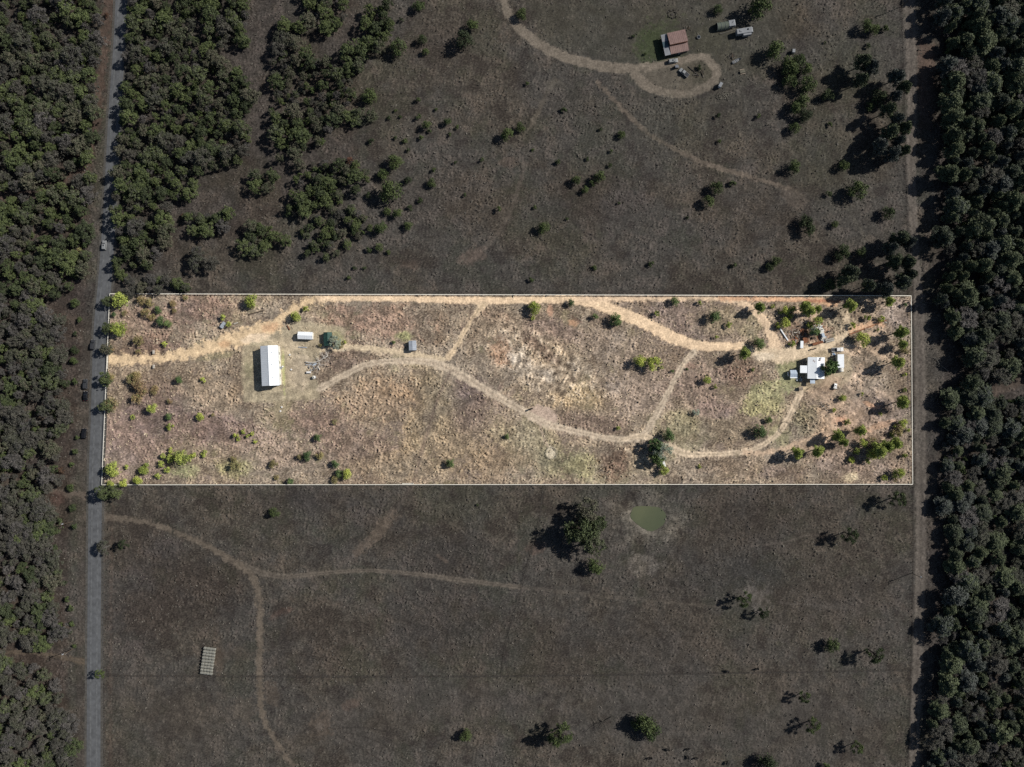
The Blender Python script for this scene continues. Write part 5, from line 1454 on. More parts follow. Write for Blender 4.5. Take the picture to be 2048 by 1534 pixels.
# ---- rounded grey-green shelter with a white trailer in its end
o = thing('arched_shelter', 1447, 48.5, 2.8, 9, 'grey-green arched shelter left of the white motorhome', 'shelter')
q = MB(); nseg = 10
for i in range(nseg):
    a0, a1 = math.pi * i / nseg, math.pi * (i + 1) / nseg
    q.add([(-3.0, 1.9 * math.cos(a0), .9 + 1.9 * math.sin(a0)), (3.0, 1.9 * math.cos(a0), .9 + 1.9 * math.sin(a0)), (3.0, 1.9 * math.cos(a1), .9 + 1.9 * math.sin(a1)), (-3.0, 1.9 * math.cos(a1), .9 + 1.9 * math.sin(a1))], [(0, 1, 2, 3)])
q.build('cover', DIMMED_GREEN, o, smooth=True)
for x in (-2.9, -1, 1, 2.9):
    h_ = MB()
    for i in range(nseg):
        a0, a1 = math.pi * i / nseg, math.pi * (i + 1) / nseg
        h_.tube((x, 1.96 * math.cos(a0), .9 + 1.96 * math.sin(a0)), (x, 1.96 * math.cos(a1), .9 + 1.96 * math.sin(a1)), .05, n=5)
    h_.build('hoop', DIMMED_WHITE, o)
for s in (-1, 1): MB().box((0, s * 1.9, .45), (6.0, .1, .9)).build('side_wall', DIMMED_WALL, o)
o = thing('camper_trailer', 1464.5, 45.5, 2.6, 9, 'short white camper sticking out of the arched shelter', 'camper')
MB().profile([(-1.6, .5), (-1.6, 2.6), (1.3, 2.65), (1.7, 2.3), (1.7, .7), (1.3, .45)], 3.0).build('body', DIMMED_WHITE, o, bevel=.12)
MB().box((.3, .3, 2.68), (1.3, .12, .06), R(50)).build('roof_seam', GLASS, o)
for s in (-1, 1): wheel(o, 0, s * 1.45, .38, .25)
MB().box((.2, -1.52, 1.6), (.9, .05, .6)).build('window', GLASS, o)
o = thing('motorhome', 1490, 60.5, 2.9, 9, 'white motorhome with a slide-out side room, right of the arched shelter', 'motorhome')
MB().profile([(-4.0, .5), (-4.0, 2.85), (3.6, 2.95), (4.1, 2.5), (4.2, 1.2), (4.0, .45)], 2.6).build('body', DIMMED_WHITE, o, bevel=.12)
MB().box((1.1, -1.75, 1.6), (4.0, 1.0, 1.9)).build('slide_out', DIMMED_WHITE, o)
MB().box((1.6, .3, 3.0), (.7, .7, .16)).build('roof_vent', GLASS, o); MB().box((-2.0, 0, 3.0), (1.0, .8, .22)).build('air_conditioner', DIMMED_WHITE, o)
MB().box((4.12, 0, 1.9), (.1, 2.0, .8)).build('windscreen', GLASS, o)
for x in (-2.4, 2.6):
    for s in (-1, 1): wheel(o, x, s * 1.32, .42, .28)
for x in (-2, .2): MB().box((x, 1.32, 1.8), (1.0, .05, .6)).build('window', GLASS, o)


def box_trailer(px, py, rz, L, W, Hh, m, label, name='box_trailer', cat='trailer', h=None):
    o = thing(name, px, py, h or Hh, rz, label, cat)
    MB().box((0, 0, .45 + (Hh - .45) / 2), (L, W, Hh - .45)).build('body', m, o, bevel=.06)
    for s in (-1, 1): wheel(o, 0, s * (W / 2 + .12), .32, .2)
    MB().box((L / 2 + .5, 0, .45), (1.0, .12, .1)).build('hitch', TYRE, o)
    MB().box((-L / 2 - .02, 0, .5 + (Hh - .5) / 2), (.05, W * .8, (Hh - .6) * .9)).build('rear_door', STEEL, o)
    return o


box_trailer(1441.5, 169, 62, 2.4, 1.5, 2.0, DIMMED_WHITE, 'small white cargo trailer on the outer right side of the turning loop')
box_trailer(1588, 101, 85, 1.7, 1.4, 1.8, DIMMED_WHITE, 'tiny white box trailer right of the curved light path')
box_trailer(445, 650, 55, 3.2, 1.7, 1.5, STEEL, 'weathered grey box trailer leaning among bushes above the driveway')
box_trailer(1328, 929, 105, 2.9, 1.5, 1.9, WHITE_PAINT, 'small white trailer tucked between the live oak and the lone bush')
box_trailer(1604, 689, 88, 3.6, 1.5, 1.3, WHITE_ROOF, 'narrow white trailer at the scrap yard\'s lower left corner')
box_trailer(1617.5, 744.5 + 0, 0, .9, .7, .9, WHITE_PAINT, 'x') if False else None
o = thing('freezer', 617, 744.5, .9, 0, 'white chest freezer lying in the junk right of the barn', 'freezer')
MB().box((0, 0, .45), (2.1, .85, .8)).build('body', WHITE_PAINT, o, bevel=.05); MB().box((0, 0, .9), (2.15, .9, .1)).build('lid', WHITE_PAINT, o, bevel=.03)
o = thing('water_tank', 627.5, 754.5, 1.2, 20, 'grey poly water tank below the junk heap', 'tank')
MB().tube((0, 0, 0), (0, 0, 1.2), .8, n=20).build('drum', STEEL, o); MB().tube((0, 0, 1.2), (0, 0, 1.4), .8, .25, n=20).build('dome', OLD_WHITE, o); MB().tube((0, 0, 1.4), (0, 0, 1.5), .2, n=12).build('lid', TYRE, o)
o = thing('boat_hull', 628, 729, .9, 30, 'upturned pale blue skiff in the junk heap', 'boat')
q = MB(); ring = [(-1.3, .55), (0, .6), (1.0, .4), (1.5, 0), (1.0, -.4), (0, -.6), (-1.3, -.55)]
q.add([(x, y, .05) for x, y in ring] + [(x * .75, y * .5, .55) for x, y in ring], [(i, (i + 1) % 7, 7 + (i + 1) % 7, 7 + i) for i in range(7)] + [tuple(range(7, 14))])
q.build('hull', BLUEWHITE, o); MB().box((-.1, 0, .58), (2.2, .08, .08)).build('keel', OLD_WHITE, o)
# flatbed wreck and white truck in the scrap yard
o = thing('scrap_truck', 1646.5, 667, 1.9, 108, 'old white flatbed truck at the scrap yard\'s right side', 'truck')
MB().profile([(-2.6, .6), (-2.6, .85), (1.0, .85), (1.0, .6)], 1.9).build('flatbed', OLD_WHITE, o)
MB().profile([(1.05, .5), (1.05, 1.9), (1.9, 1.9), (2.2, 1.25), (2.9, 1.15), (3.0, .5)], 1.9).build('cab', OLD_WHITE, o, bevel=.06)
MB().box((2.08, 0, 1.6), (.08, 1.5, .55), 0, 0, R(-25)).build('windscreen', GLASS, o)
MB().box((-.8, 0, 1.1), (2.0, 1.2, .5)).build('load', BLUEWHITE, o)
for x in (-1.6, 2.1):
    for s in (-1, 1): wheel(o, x, s * .98)
o = thing('stock_rack', 1660, 680, .9, 14, 'mauve-grey slatted rack trailer right of the white flatbed truck', 'trailer')
MB().box((0, 0, .5), (4.2, 1.8, .12)).build('frame', DARK_WOOD, o)
for i in range(6): MB().box((0, -.8 + .32 * i, .66 + .06 * (i % 3)), (4.4, .2, .1), R(1.5 * (i % 3 - 1))).build('slat', (PALE_WOOD, OLD_WHITE, WOOD)[i % 3], o)
for s in (-1, 1): wheel(o, 0, s * 1.05, .3, .18)
o = thing('white_pump_trailer', 1671.5, 773, 1.2, 75, 'small white wedge-shaped trailer alone in the grass below the house', 'trailer')
MB().profile([(-1.2, .35), (-1.2, 1.1), (-.3, 1.2), (1.2, .7), (1.6, .35)], 1.6, .2, 1.2, .35).build('body', WHITE_PAINT, o, bevel=.05)
MB().box((-.75, 0, 1.2), (.7, 1.7, .1)).build('shelf', OLD_WHITE, o); MB().box((.35, 0, .98), (.5, .9, .06), 0, 0, R(18)).build('hatch', GLASS, o)
for s in (-1, 1): wheel(o, 0, s * .95, .3, .18)
o = thing('brown_crate_shed', 1602, 777, 1.5, 8, 'squat brown coop standing below the house, at the ruts\' upper end', 'coop')
gable(o, 1.7, 1.5, 1.1, 1.5, DARK_WOOD, WOOD, .12, ribs=False, doors=[('S', 0, .5, .9)])
o = thing('propane_tank', 1577, 748, 1.2, 95, 'white gas tank on legs left of the pale blue outbuilding', 'tank')
q = MB().tube((-.9, 0, .8), (.9, 0, .8), .4, n=16); q.tube((.9, 0, .8), (1.1, 0, .8), .4, .18, n=16); q.tube((-1.1, 0, .8), (-.9, 0, .8), .18, .4, n=16); q.build('drum', WHITE_PAINT, o, smooth=False)
for x in (-.6, .6): MB().box((x, 0, .25), (.12, .6, .5)).build('leg', CONCRETE, o)
MB().tube((0, 0, 1.18), (0, 0, 1.36), .12, n=10).build('valve_cap', STEEL, o)
# ---- scrap yard heaps
def beam(px0, py0, px1, py1, w, h, m, label, name='timber_beam', cat='beam', z=0.0, group=None):
    x0, y0 = G(px0, py0); x1, y1 = G(px1, py1)
    L = math.hypot(x1 - x0, y1 - y0); a = math.atan2(y1 - y0, x1 - x0)
    o = MB().box((0, 0, h / 2), (L, w, h)).build(name, m, None, bevel=0.02)
    o.location = ((x0 + x1) / 2, (y0 + y1) / 2, z); o.rotation_euler = (0, 0, a)
    return tag(o, label, cat, group)


beam(1559.5, 657, 1575.5, 681, .55, .5, WHITE_ROOF, 'long white channel lying along the scrap yard\'s left edge', 'metal_channel', 'channel')
rr_ = random.Random(3)
def heap(name, px, py, rx, ry, n, mats, label, cat, lmin=.8, lmax=2.4, wide=.25, seed=1):
    r2 = random.Random(seed)
    x, y = G(px, py)
    o = empty(name, (x, y, 0), 0, label, cat)
    nm = 'plank' if wide < .3 else 'scrap_sheet'
    for i in range(n):
        a = r2.uniform(0, 6.28); q = math.sqrt(r2.random())
        L = r2.uniform(lmin, lmax)
        MB().box((0, 0, 0), (L, wide * r2.uniform(.6, 1.4), r2.uniform(.06, .2))).build(nm, r2.choice(mats), o, loc=(rx * M * q * math.cos(a), ry * M * q * math.sin(a), .15 + .35 * (1 - q) * r2.random() + .1)).rotation_euler = (r2.uniform(-.15, .15), r2.uniform(-.15, .15), r2.uniform(0, 3.14))
    return o


for k in range(7):
    beam(1566 + k * 3.6, 657 + k * .8, 1577 + k * 3.4, 677 + k * .2, .16, .16, (WOOD, PALE_WOOD, DARK_WOOD)[k % 3], 'weathered pole in the parallel row by the white channel, ' + ORD[k], 'timber_pole', 'pole', group='poles laid side by side in the scrap yard')
heap('lumber_heap', 1592, 668, 10, 10, 26, [WOOD, PALE_WOOD, DARK_WOOD, RUST], 'loose heap of grey planks right of the parallel poles', 'heap', seed=11)
heap('rusty_scrap_heap', 1607, 666, 9, 8, 24, [RUST, RUST, DARK_WOOD], 'rust-red scrap heap above the narrow white trailer', 'heap', .6, 1.6, .6, seed=12)
heap('brick_rubble_heap', 1591, 681, 6, 5, 22, [RUST, CONCRETE], 'reddish rubble heap beside the small bush at the yard corner', 'heap', .4, 1.0, .4, seed=13)
heap('sheet_metal_heap', 1636, 652, 10, 6, 20, [OLD_WHITE, RUST, STEEL], 'bent roofing sheets above the scrap yard\'s silvery tree', 'heap', .6, 1.8, .5, seed=14)
heap('white_junk_heap', 1648, 677, 8, 5, 16, [OLD_WHITE, STEEL, WOOD], 'pale junk between white flatbed truck and rack trailer', 'heap', .5, 1.4, .5, seed=15)
heap('junk_heap', 622, 733, 10, 9, 30, [WOOD, PALE_WOOD, STEEL, DARK_WOOD], 'junk heap under the fallen white tree, right of the barn', 'heap', .5, 1.6, .3, seed=16)
heap('upper_junk_heap', 1463, 113, 7, 6, 20, [STONE, DIMMED_WALL, DARK_WOOD], 'dark junk heap right of the turning loop', 'heap', .4, 1.0, .4, seed=17)
heap('trimmings_heap', 1375, 57, 9, 5, 18, [DARK_WOOD, DIMMED_WALL], 'brushwood heap at the red-roofed house\'s upper corner', 'heap', .5, 1.4, .14, seed=18)
heap('planter_rows', 1399, 146, 12, 10, 20, [STONE, DARK_WOOD, DIMMED_WALL], 'scattered dark timbers in the grassy middle of the turning loop', 'heap', .6, 2.4, .18, seed=19)
# low rusty shed frames
for (px, py, w_, l_, lab, m_) in [(1611, 680, 2.2, 2.6, 'small rust-roofed lean-to in the middle of the scrap yard', RUST), (1636, 690 - 4, 5.4, 1.3, 'long low rust-brown rack along the scrap yard\'s lower edge', RUST)]:
    o = thing('lean_to', px, py, 1.3, 14, lab, 'lean-to')
    MB().box((0, 0, 1.3), (w_, l_, .07), 0, R(5), 0).build('roof', m_, o)
    for sx in (-1, 1):
        for sy in (-1, 1): MB().box((sx * (w_ / 2 - .1), sy * (l_ / 2 - .1), .62), (.1, .1, 1.24)).build('post', DARK_WOOD, o)
    MB().box((0, 0, .35), (w_ * .7, l_ * .6, .5)).build('stored_crates', WOOD, o)
o = thing('animal_pen', 1626, 677, .8, 14, 'open dark pen framed by rusty rails in the scrap yard', 'pen')
for (a, b, c_, d_) in ((0, 2.2, 4.6, .08), (0, -2.2, 4.6, .08), (2.3, 0, .08, 4.4), (-2.3, 0, .08, 4.4)):
    MB().box((a, b, .85), (c_ if c_ > 1 else .14, d_ if d_ > 1 else .14, .1)).build('rail', RUST, o)
    MB().box((a, b, .45), (c_ if c_ > 1 else .1, d_ if d_ > 1 else .1, .08)).build('rail', RUST, o)
for sx in (-2.3, 2.3):
    for sy in (-2.2, 2.2): MB().box((sx, sy, .5), (.16, .16, 1.0)).build('post', DARK_WOOD, o)
MB().box((.6, .2, .3), (1.6, 1.2, .6)).build('trough', DARK_WOOD, o)
heap('clutter_heap', 1668, 711, 6, 5, 14, [OLD_WHITE, STEEL, BLUE, DARK_WOOD], 'white and dark clutter between the big oak and box trailer', 'heap', .4, 1.3, .5, seed=22)
heap('porch_clutter', 1596, 757, 7, 6, 12, [BLUE, STEEL, DARK_WOOD, BLUEWHITE], 'dark clutter in the house shadow below the west wing', 'heap', .4, 1.2, .5, seed=23)
heap('branch_heap', 1716, 772, 12, 10, 26, [WOOD, PALE_WOOD], 'dry branch litter on bare soil right of the box trailer', 'heap', .8, 2.4, .1, seed=24)
heap('root_heap', 1650, 812, 12, 9, 24, [WOOD, PALE_WOOD, DARK_WOOD], 'grubbed-out roots between house and the lower right pines', 'heap', .6, 1.8, .12, seed=25)
heap('brush_heap', 1612, 645, 10, 5, 20, [WOOD, DARK_WOOD, PALE_WOOD], 'brushwood between the upper pines and the scrap yard', 'heap', .8, 2.2, .12, seed=26)
for i_, (px, py, m_, lab) in enumerate([(1622, 699, RUST, 'rusty drum below the scrap yard\'s long rack'), (1630, 697, STEEL, 'grey drum below the scrap yard\'s long rack'), (1657, 663, BLUE, 'blue drum right of the white flatbed truck'), (1598, 652, RUST, 'rusty drum above the plank heap'), (1583, 690, OLD_WHITE, 'white drum at the yard\'s lower left bush')]):
    x, y = G(px, py)
    o = empty('oil_drum', (x, y, 0), 0, lab, 'drum')
    MB().tube((0, 0, 0), (0, 0, .9), .32, n=14).build('body', m_, o); MB().tube((0, 0, .9), (0, 0, .93), .34, n=14).build('lid', DARK_WOOD, o)
# long poles and fallen trunks
beam(497, 629, 530, 620, .35, .35, DARK_WOOD, 'long dark log lying above the driveway, lower of two', 'log', 'log')
beam(499, 623, 528, 615, .3, .3, WOOD, 'pale split log lying above the driveway, upper of two', 'log', 'log')
beam(468, 648, 476, 645, .5, .3, PALE_WOOD, 'short pale slab by the driveway right of the grey trailer', 'timber_slab', 'slab')
beam(575, 651, 580, 660, .4, .5, RUST, 'rusty brown beam at the driveway\'s inner corner', 'rusty_beam', 'beam')
beam(1698, 669, 1772, 641, .45, .4, RUST, 'long rust-brown pipe lying across the parcel\'s upper right', 'pipe', 'pipe')
beam(1762, 640, 1774, 646, .3, .25, PALE_WOOD, 'short white board at the right end of the long pipe', 'board', 'board')
beam(597, 694, 614, 695, .4, .3, STEEL, 'grey pipe bundle lying below the small white shed', 'pipe_bundle', 'pipes')
beam(1440, 68, 1470, 60, .3, .25, DIMMED_WALL, 'long grey pole lying below the arched shelter', 'pole_log', 'pole')
beam(1376, 133, 1398, 152, .35, .3, STONE, 'dark edging beam slanting through the turning loop', 'edging_beam', 'beam')
beam(1403, 146, 1406, 155, .3, .3, STONE, 'short dark edging beam inside the turning loop', 'edging_beam', 'beam')


def fallen_tree(name, pts, r, m, label, seed, n=16):
    r2 = random.Random(seed)
    g = [Vector((*G(x, y), .5)) for x, y in pts]
    o = empty(name, tuple(g[0].xy) + (0,), 0, label, 'fallen tree')
    t = MB(); b = MB()
    for i in range(len(g) - 1): t.tube(g[i] - g[0] + Vector((0, 0, .4)), g[i + 1] - g[0] + Vector((0, 0, .4)), r * (1 - .5 * i / len(g)), r * (1 - .5 * (i + 1) / len(g)), 7)
    for k in range(n):
        i = r2.randrange(len(g) // 2, len(g)); p = g[i] - g[0] + Vector((0, 0, .5))
        a = r2.uniform(0, 6.28); L = r2.uniform(1.2, 3.4)
        q = p + Vector((math.cos(a) * L, math.sin(a) * L, r2.uniform(0, 1.2)))
        b.tube(p, q, r * .35, r * .15, 5)
        for _ in range(3):
            a2 = a + r2.uniform(-.9, .9); b.tube(q, q + Vector((math.cos(a2), math.sin(a2), r2.uniform(-.2, .5))) * r2.uniform(.5, 1.3), r * .15, r * .06, 4)
    t.build('trunk', m, o); b.build('branches', m, o)
    return o


fallen_tree('fallen_tree', [(612, 724), (626, 726), (638, 722), (648, 716), (655, 713)], .32, BARK_PALE, 'bleached fallen tree with spread bare limbs right of the barn', 5, 14)
fallen_tree('dead_tree', [(640, 740), (636, 732), (640, 728)], .25, BARK_PALE, 'pale dead branches over the junk heap right of the barn', 6, 12)
fallen_tree('felled_snag', [(1895, 742), (1878, 728), (1870, 716)], .25, BARK_GREY, 'grey felled snag at the right wood edge beside the dirt road', 7, 10)
fallen_tree('toppled_snag', [(1223, 1433), (1205, 1443), (1190, 1448)], .25, STONE, 'leaning dead snag in the lower pasture left of a dark tree group', 8, 18)

# ---- ring feeder, dark weedy ring, stone ring, entrance wings
def ring(name, px, py, r, hgt, m, label, cat, n=22, rails=2):
    x, y = G(px, py)
    o = empty(name, (x, y, zat(x, y)), 0, label, cat)
    for k in range(rails):
        q = MB()
        for i in range(n):
            a0, a1 = 6.2832 * i / n, 6.2832 * (i + 1) / n
            z = hgt * (k + 1) / rails
            q.tube((r * math.cos(a0), r * math.sin(a0), z), (r * math.cos(a1), r * math.sin(a1), z), .055, n=5)
        q.build('rail', m, o)
    for i in range(n // 2):
        a = 6.2832 * i / (n // 2); MB().tube((r * math.cos(a), r * math.sin(a), -.1), (r * math.cos(a), r * math.sin(a), hgt), .06, n=5).build('post', m, o)
    return o


ring('ring_feeder', 1103, 905.5, 2.9, .7, PALE_WOOD, 'pale ring pen at the end of the short spur path', 'ring pen')
patch = ring('round_pen', 1570.5, 855, 3.0, .6, DARK_WOOD, 'dark ring pen beside the rutted track below the house', 'ring pen')
x, y = G(1344, 29)
o = empty('stone_ring', (x, y, 0), 0, 'ring of dark stones above the red-roofed house', 'stone ring')
r2 = random.Random(9)
for i in range(22):
    a = 6.2832 * i / 22 + r2.uniform(-.1, .1); q = r2.uniform(1.6, 2.6)
    MB().box((q * math.cos(a), q * math.sin(a), .2), (r2.uniform(.4, .8), r2.uniform(.3, .6), .4), r2.uniform(0, 3), taper=.7).build('stone', STONE if i % 3 else DIMMED_WALL, o)
MB().tube((0, 0, 0), (0, 0, .15), .9, .7, 10).build('ash_mound', STONE, o)
for py, lab in ((704, 'pale masonry entrance wing above the driveway mouth'), (733, 'pale masonry entrance wing below the driveway mouth')):
    o = thing('entrance_wing', 307, py, .9, 90, lab, 'gatepost')
    MB().box((0, 0, .5), (1.6, .5, 1.0)).build('pillar', CONCRETE, o, bevel=.03); MB().box((0, 0, 1.05), (1.8, .7, .1)).build('cap', PALE_WOOD, o)
    s = -1
    for k in range(3): MB().box((0 + .1, s * (1.0 + 1.2 * k), .5), (.1, 1.1, .12)).build('rail', DARK_WOOD, o)
# small white stones and plot markers below the barn
for i, (px, py, lab) in enumerate([(564, 814, 'white garden marker block below the barn, upper one'), (561.5, 822, 'white garden marker block below the barn, lower one'), (583, 739, 'white bucket right of the barn'), (566, 733, 'pale bucket beside the barn wall'), (580, 709.5, 'small white lid in the barn yard grass')]):
    x, y = G(px, py)
    o = MB().tube((0, 0, 0), (0, 0, .45), .38, .42, 12).build('white_bucket', WHITE_PAINT, loc=(x, y, 0)); tag(o, lab, 'bucket')
x, y = G(1397, 75)
o = empty('birdbath', (x, y, 0), 0, 'round white trough on bare ground right of the red-roofed house', 'trough')
MB().tube((0, 0, 0), (0, 0, .6), .8, .9, 16).build('basin', DIMMED_WHITE, o); MB().tube((0, 0, .6), (0, 0, .62), .75, n=16).build('water', GLASS, o)
x, y = G(1473, 122)
o = empty('skiff', (x, y, 0), R(28), 'long pale blue-white skiff hull beside the dark junk heap', 'boat')
ring_ = [(-2.4, .7), (0, .8), (1.4, .6), (2.6, 0), (1.4, -.6), (0, -.8), (-2.4, -.7)]
MB().add([(a, b, .6) for a, b in ring_] + [(a * .85, b * .55, .05) for a, b in ring_], [((i + 1) % 7, i, 7 + i, 7 + (i + 1) % 7) for i in range(7)] + [tuple(range(13, 6, -1))]).build('hull', DIMMED_WHITE, o)
for a in (-1.3, .3): MB().box((a, 0, .45), (.3, 1.2, .06)).build('thwart', DIMMED_WALL, o)
o = thing('tan_table', 1485.5, 142.5, .8, 12, 'small tan table with bench right of the turning loop', 'table')
MB().box((0, 0, .75), (2.6, 1.4, .08)).build('table_top', mat('tan_board', A(104, 98, 84), .9, .2, 1), o)
for a in (-1, 1): MB().box((a * 1.0, 0, .37), (.1, 1.0, .7)).build('leg', DARK_WOOD, o); MB().box((0, a * 1.1, .42), (2.4, .3, .06)).build('bench', WOOD, o)
# pale rubble spread below the loop
x, y = G(1447, 191)
o = empty('rubble_patch', (x, y, 0), 0, 'pale rubble spread just below the turning loop', 'rubble')
r2 = random.Random(21); q = MB()
for i in range(150):
    a = r2.uniform(0, 6.28); rr = math.sqrt(r2.random())
    q.box((4.4 * rr * math.cos(a), 1.9 * rr * math.sin(a) + .12 * 4.4 * rr * math.cos(a), .1), (r2.uniform(.2, .6), r2.uniform(.2, .5), r2.uniform(.15, .4)), r2.uniform(0, 3), taper=.7)
q.build('stones', mat('pale_rubble', A(112, 106, 94), .95, .35, 1.5), o, kind='stuff')

# ---- hay bales: nine rows of four
seq = ['topmost', 'second', 'third', 'fourth', 'fifth', 'sixth', 'seventh', 'eighth', 'bottom']
colw = ['leftmost', 'second from the left', 'third from the left', 'rightmost']
r2 = random.Random(2)
def bale_mesh(seed):
    rg = random.Random(seed); q = MB(); n = 18; rings = [(-.71, .55), (-.66, .66), (-.3, .69), (.1, .70), (.45, .69), (.66, .65), (.71, .53)]
    vs = []
    for x_, rad in rings:
        for i in range(n):
            a = 6.2832 * i / n; rad2 = rad * (1 + rg.uniform(-.025, .025)); vs.append((x_ + rg.uniform(-.015, .015), rad2 * math.cos(a), rad2 * math.sin(a) * .97))
    fs = [(k * n + i, k * n + (i + 1) % n, (k + 1) * n + (i + 1) % n, (k + 1) * n + i) for k in range(len(rings) - 1) for i in range(n)]
    fs += [tuple(range(n - 1, -1, -1)), tuple(range((len(rings) - 1) * n, len(rings) * n))]
    q.add(vs, fs); return q.mesh('round_hay_bale', HAY, smooth=False)
BALES = [bale_mesh(i) for i in range(4)]
for i in range(9):
    for j in range(4):
        px = 410.5 - i * .85 + j * 6.05; py = 1296.5 + i * 6.1 + j * .7
        x, y = G(px, py, .75)
        o = bpy.data.objects.new('round_hay_bale', BALES[(i + j * 3) % 4])
        o.location = (x + r2.uniform(-.05, .05), y + r2.uniform(-.05, .05), .74); o.rotation_euler = (r2.uniform(0, 6), 0, R(-6.5) + r2.uniform(-.04, .04))
        COL.objects.link(o)
        tag(o, f'grey round hay bale, {colw[j]} in the {seq[i]} row of the stack', 'hay bale', 'round hay bales in rows by the lower dirt drive')

# ---- power poles
def power_pole(px, py, hgt, rz, label):
    x, y = G(px, py)
    o = empty('power_pole', (x, y, 0), R(rz), label, 'utility pole', 'wooden power poles')
    MB().tube((0, 0, -.3), (0, 0, hgt), .17, .11, 10).build('pole', DARK_WOOD, o)
    MB().box((0, 0, hgt - .5), (2.4, .12, .14)).build('crossarm', DARK_WOOD, o)
    for a in (-1.05, 0.35, 1.05): MB().tube((a, 0, hgt - .42), (a, 0, hgt - .2), .06, .05, 8).build('insulator', STEEL, o)
    MB().tube((.3, 0, hgt - 1.7), (.3, 0, hgt - .9), .22, n=12).build('transformer', STEEL, o)


power_pole(1823, 1146, 9, 90, 'wooden power pole by the right dirt road, lower of two')
power_pole(1802, 14, 10.5, 90, 'wooden power pole by the right dirt road, at the upper frame edge')
power_pole(147, 1297, 9.5, 90, 'wooden power pole left of the road beside a dirt turning')
power_pole(145, 1043, 9, 90, 'wooden power pole left of the road above the bare thicket')

# ---- fences
def fence(name, pts, label, post_every, hgt, post_m, rail_m, rail_w, rails, post_w=.12, cat='fence', gaps=()):
    o = empty(name, (*G(*pts[0]), 0), 0, label, cat)
    b0 = Vector((*G(*pts[0]), 0))
    pm_ = MB(); rm = [MB() for _ in rails]
    for i in range(len(pts) - 1):
        a = Vector((*G(*pts[i]), 0)) - b0; b = Vector((*G(*pts[i + 1]), 0)) - b0
        d = b - a; L = d.length; ang = math.atan2(d.y, d.x); n = max(1, round(L / post_every))
        for k in range(n + (i == len(pts) - 2)):
            p = a + d * (k / n); w = b0 + p
            pm_.box((p.x, p.y, hgt / 2 - .1 + zat(w.x, w.y) * .3), (post_w, post_w, hgt + .2), ang)
        c_ = (a + b) / 2
        for m_, z in zip(rm, rails): m_.box((c_.x, c_.y, z), (L, rail_w, .05 if rail_w > .1 else .02), ang)
    pm_.build('posts', post_m, o, kind='stuff')
    for m_ in rm: m_.build('rail' if rail_w > .1 else 'wire', rail_m, o)
    return o


NWc, NEc, SEc, SWc = PARCEL
dl = lambda t: (222 + (206 - 222) * t, 588 + (969 - 588) * t)
fence('boundary_fence', [NWc, NEc], 'long pale rail fence along the parcel\'s upper edge', 3.0, 1.05, FENCE_WHITE, FENCE_WHITE, .3, (1.1,), .12)
fence('boundary_fence', [SWc, SEc], 'long pale rail fence along the parcel\'s lower edge', 3.0, 1.05, FENCE_WHITE, FENCE_WHITE, .3, (1.1,), .12)
fence('boundary_fence', [NEc, SEc], 'pale rail fence between the parcel and the right dirt road', 3.0, 1.05, FENCE_WHITE, FENCE_WHITE, .26, (1.1,), .12)
fence('boundary_fence', [NWc, dl(.32)], 'pale rail fence along the paved road above the driveway mouth', 3.0, 1.05, FENCE_WHITE, FENCE_WHITE, .26, (1.1,), .12)
fence('boundary_fence', [dl(.39), SWc], 'pale rail fence along the paved road below the driveway mouth', 3.0, 1.05, FENCE_WHITE, FENCE_WHITE, .26, (1.1,), .12)
gx = empty('farm_gate', (*G(*dl(.32)), 0), 0, 'pale closed farm gate across the driveway mouth', 'gate')
d_ = Vector(G(*dl(.39))) - Vector(G(*dl(.32))); L_ = d_.length; an = math.atan2(d_.y, d_.x)
for z in (.3, .6, .85, 1.1): MB().box((d_.x / 2, d_.y / 2, z), (L_, .26 if z > 1.0 else .06, .06), an).build('bar', FENCE_WHITE, gx)
for t in (0.01, .5, .99): MB().box((d_.x * t, d_.y * t, .75), (.12, .12, 1.3), an).build('stile', FENCE_WHITE, gx)
gx = empty('field_gate', (*G(806, 966.5), 0), 0, 'white tubular gate lying along the lower boundary fence', 'gate')
for k in range(4): MB().box((2.6, .1 - .12 * k, .35 + .3 * k), (5.2, .07, .07)).build('bar', FENCE_WHITE, gx)
for t in (0, 5.2): MB().box((t, 0, .7), (.1, .4, 1.4)).build('stile', FENCE_WHITE, gx)
fence('wire_fence', [(205, 1351), (500, 1352), (800, 1353), (1050, 1351), (1300, 1348), (1560, 1344), (1820, 1340)], 'thin wire fence crossing the lower pasture from road to road', 4.0, 1.2, DARK_WOOD, WIRE, .03, (.4, .8, 1.15))
fence('wire_fence', [(1826, 975), (1826, 1140), (1822, 1340), (1816, 1545)], 'wire fence beside the right dirt road below the parcel', 4.0, 1.2, DARK_WOOD, WIRE, .03, (.4, .8, 1.15))
fence('wire_fence', [(1803, -10), (1808, 150), (1812, 330), (1817, 560), (1819, 588)], 'wire fence beside the right dirt road above the parcel', 4.0, 1.2, DARK_WOOD, WIRE, .03, (.4, .8, 1.15))
fence('wire_fence', [(1086, 975), (1080, 1030), (1066, 1090), (1046, 1160), (1028, 1230), (1010, 1290), (1003, 1345)], 'old wire fence slanting down the lower pasture\'s dark line', 4.0, 1.1, DARK_WOOD, WIRE, .03, (.4, .8, 1.1))
fence('wire_fence', [(208, 1045), (210, 1200), (212, 1351), (212, 1545)], 'wire fence along the paved road\'s right verge below the parcel', 4.0, 1.1, DARK_WOOD, WIRE, .03, (.4, .8, 1.1))

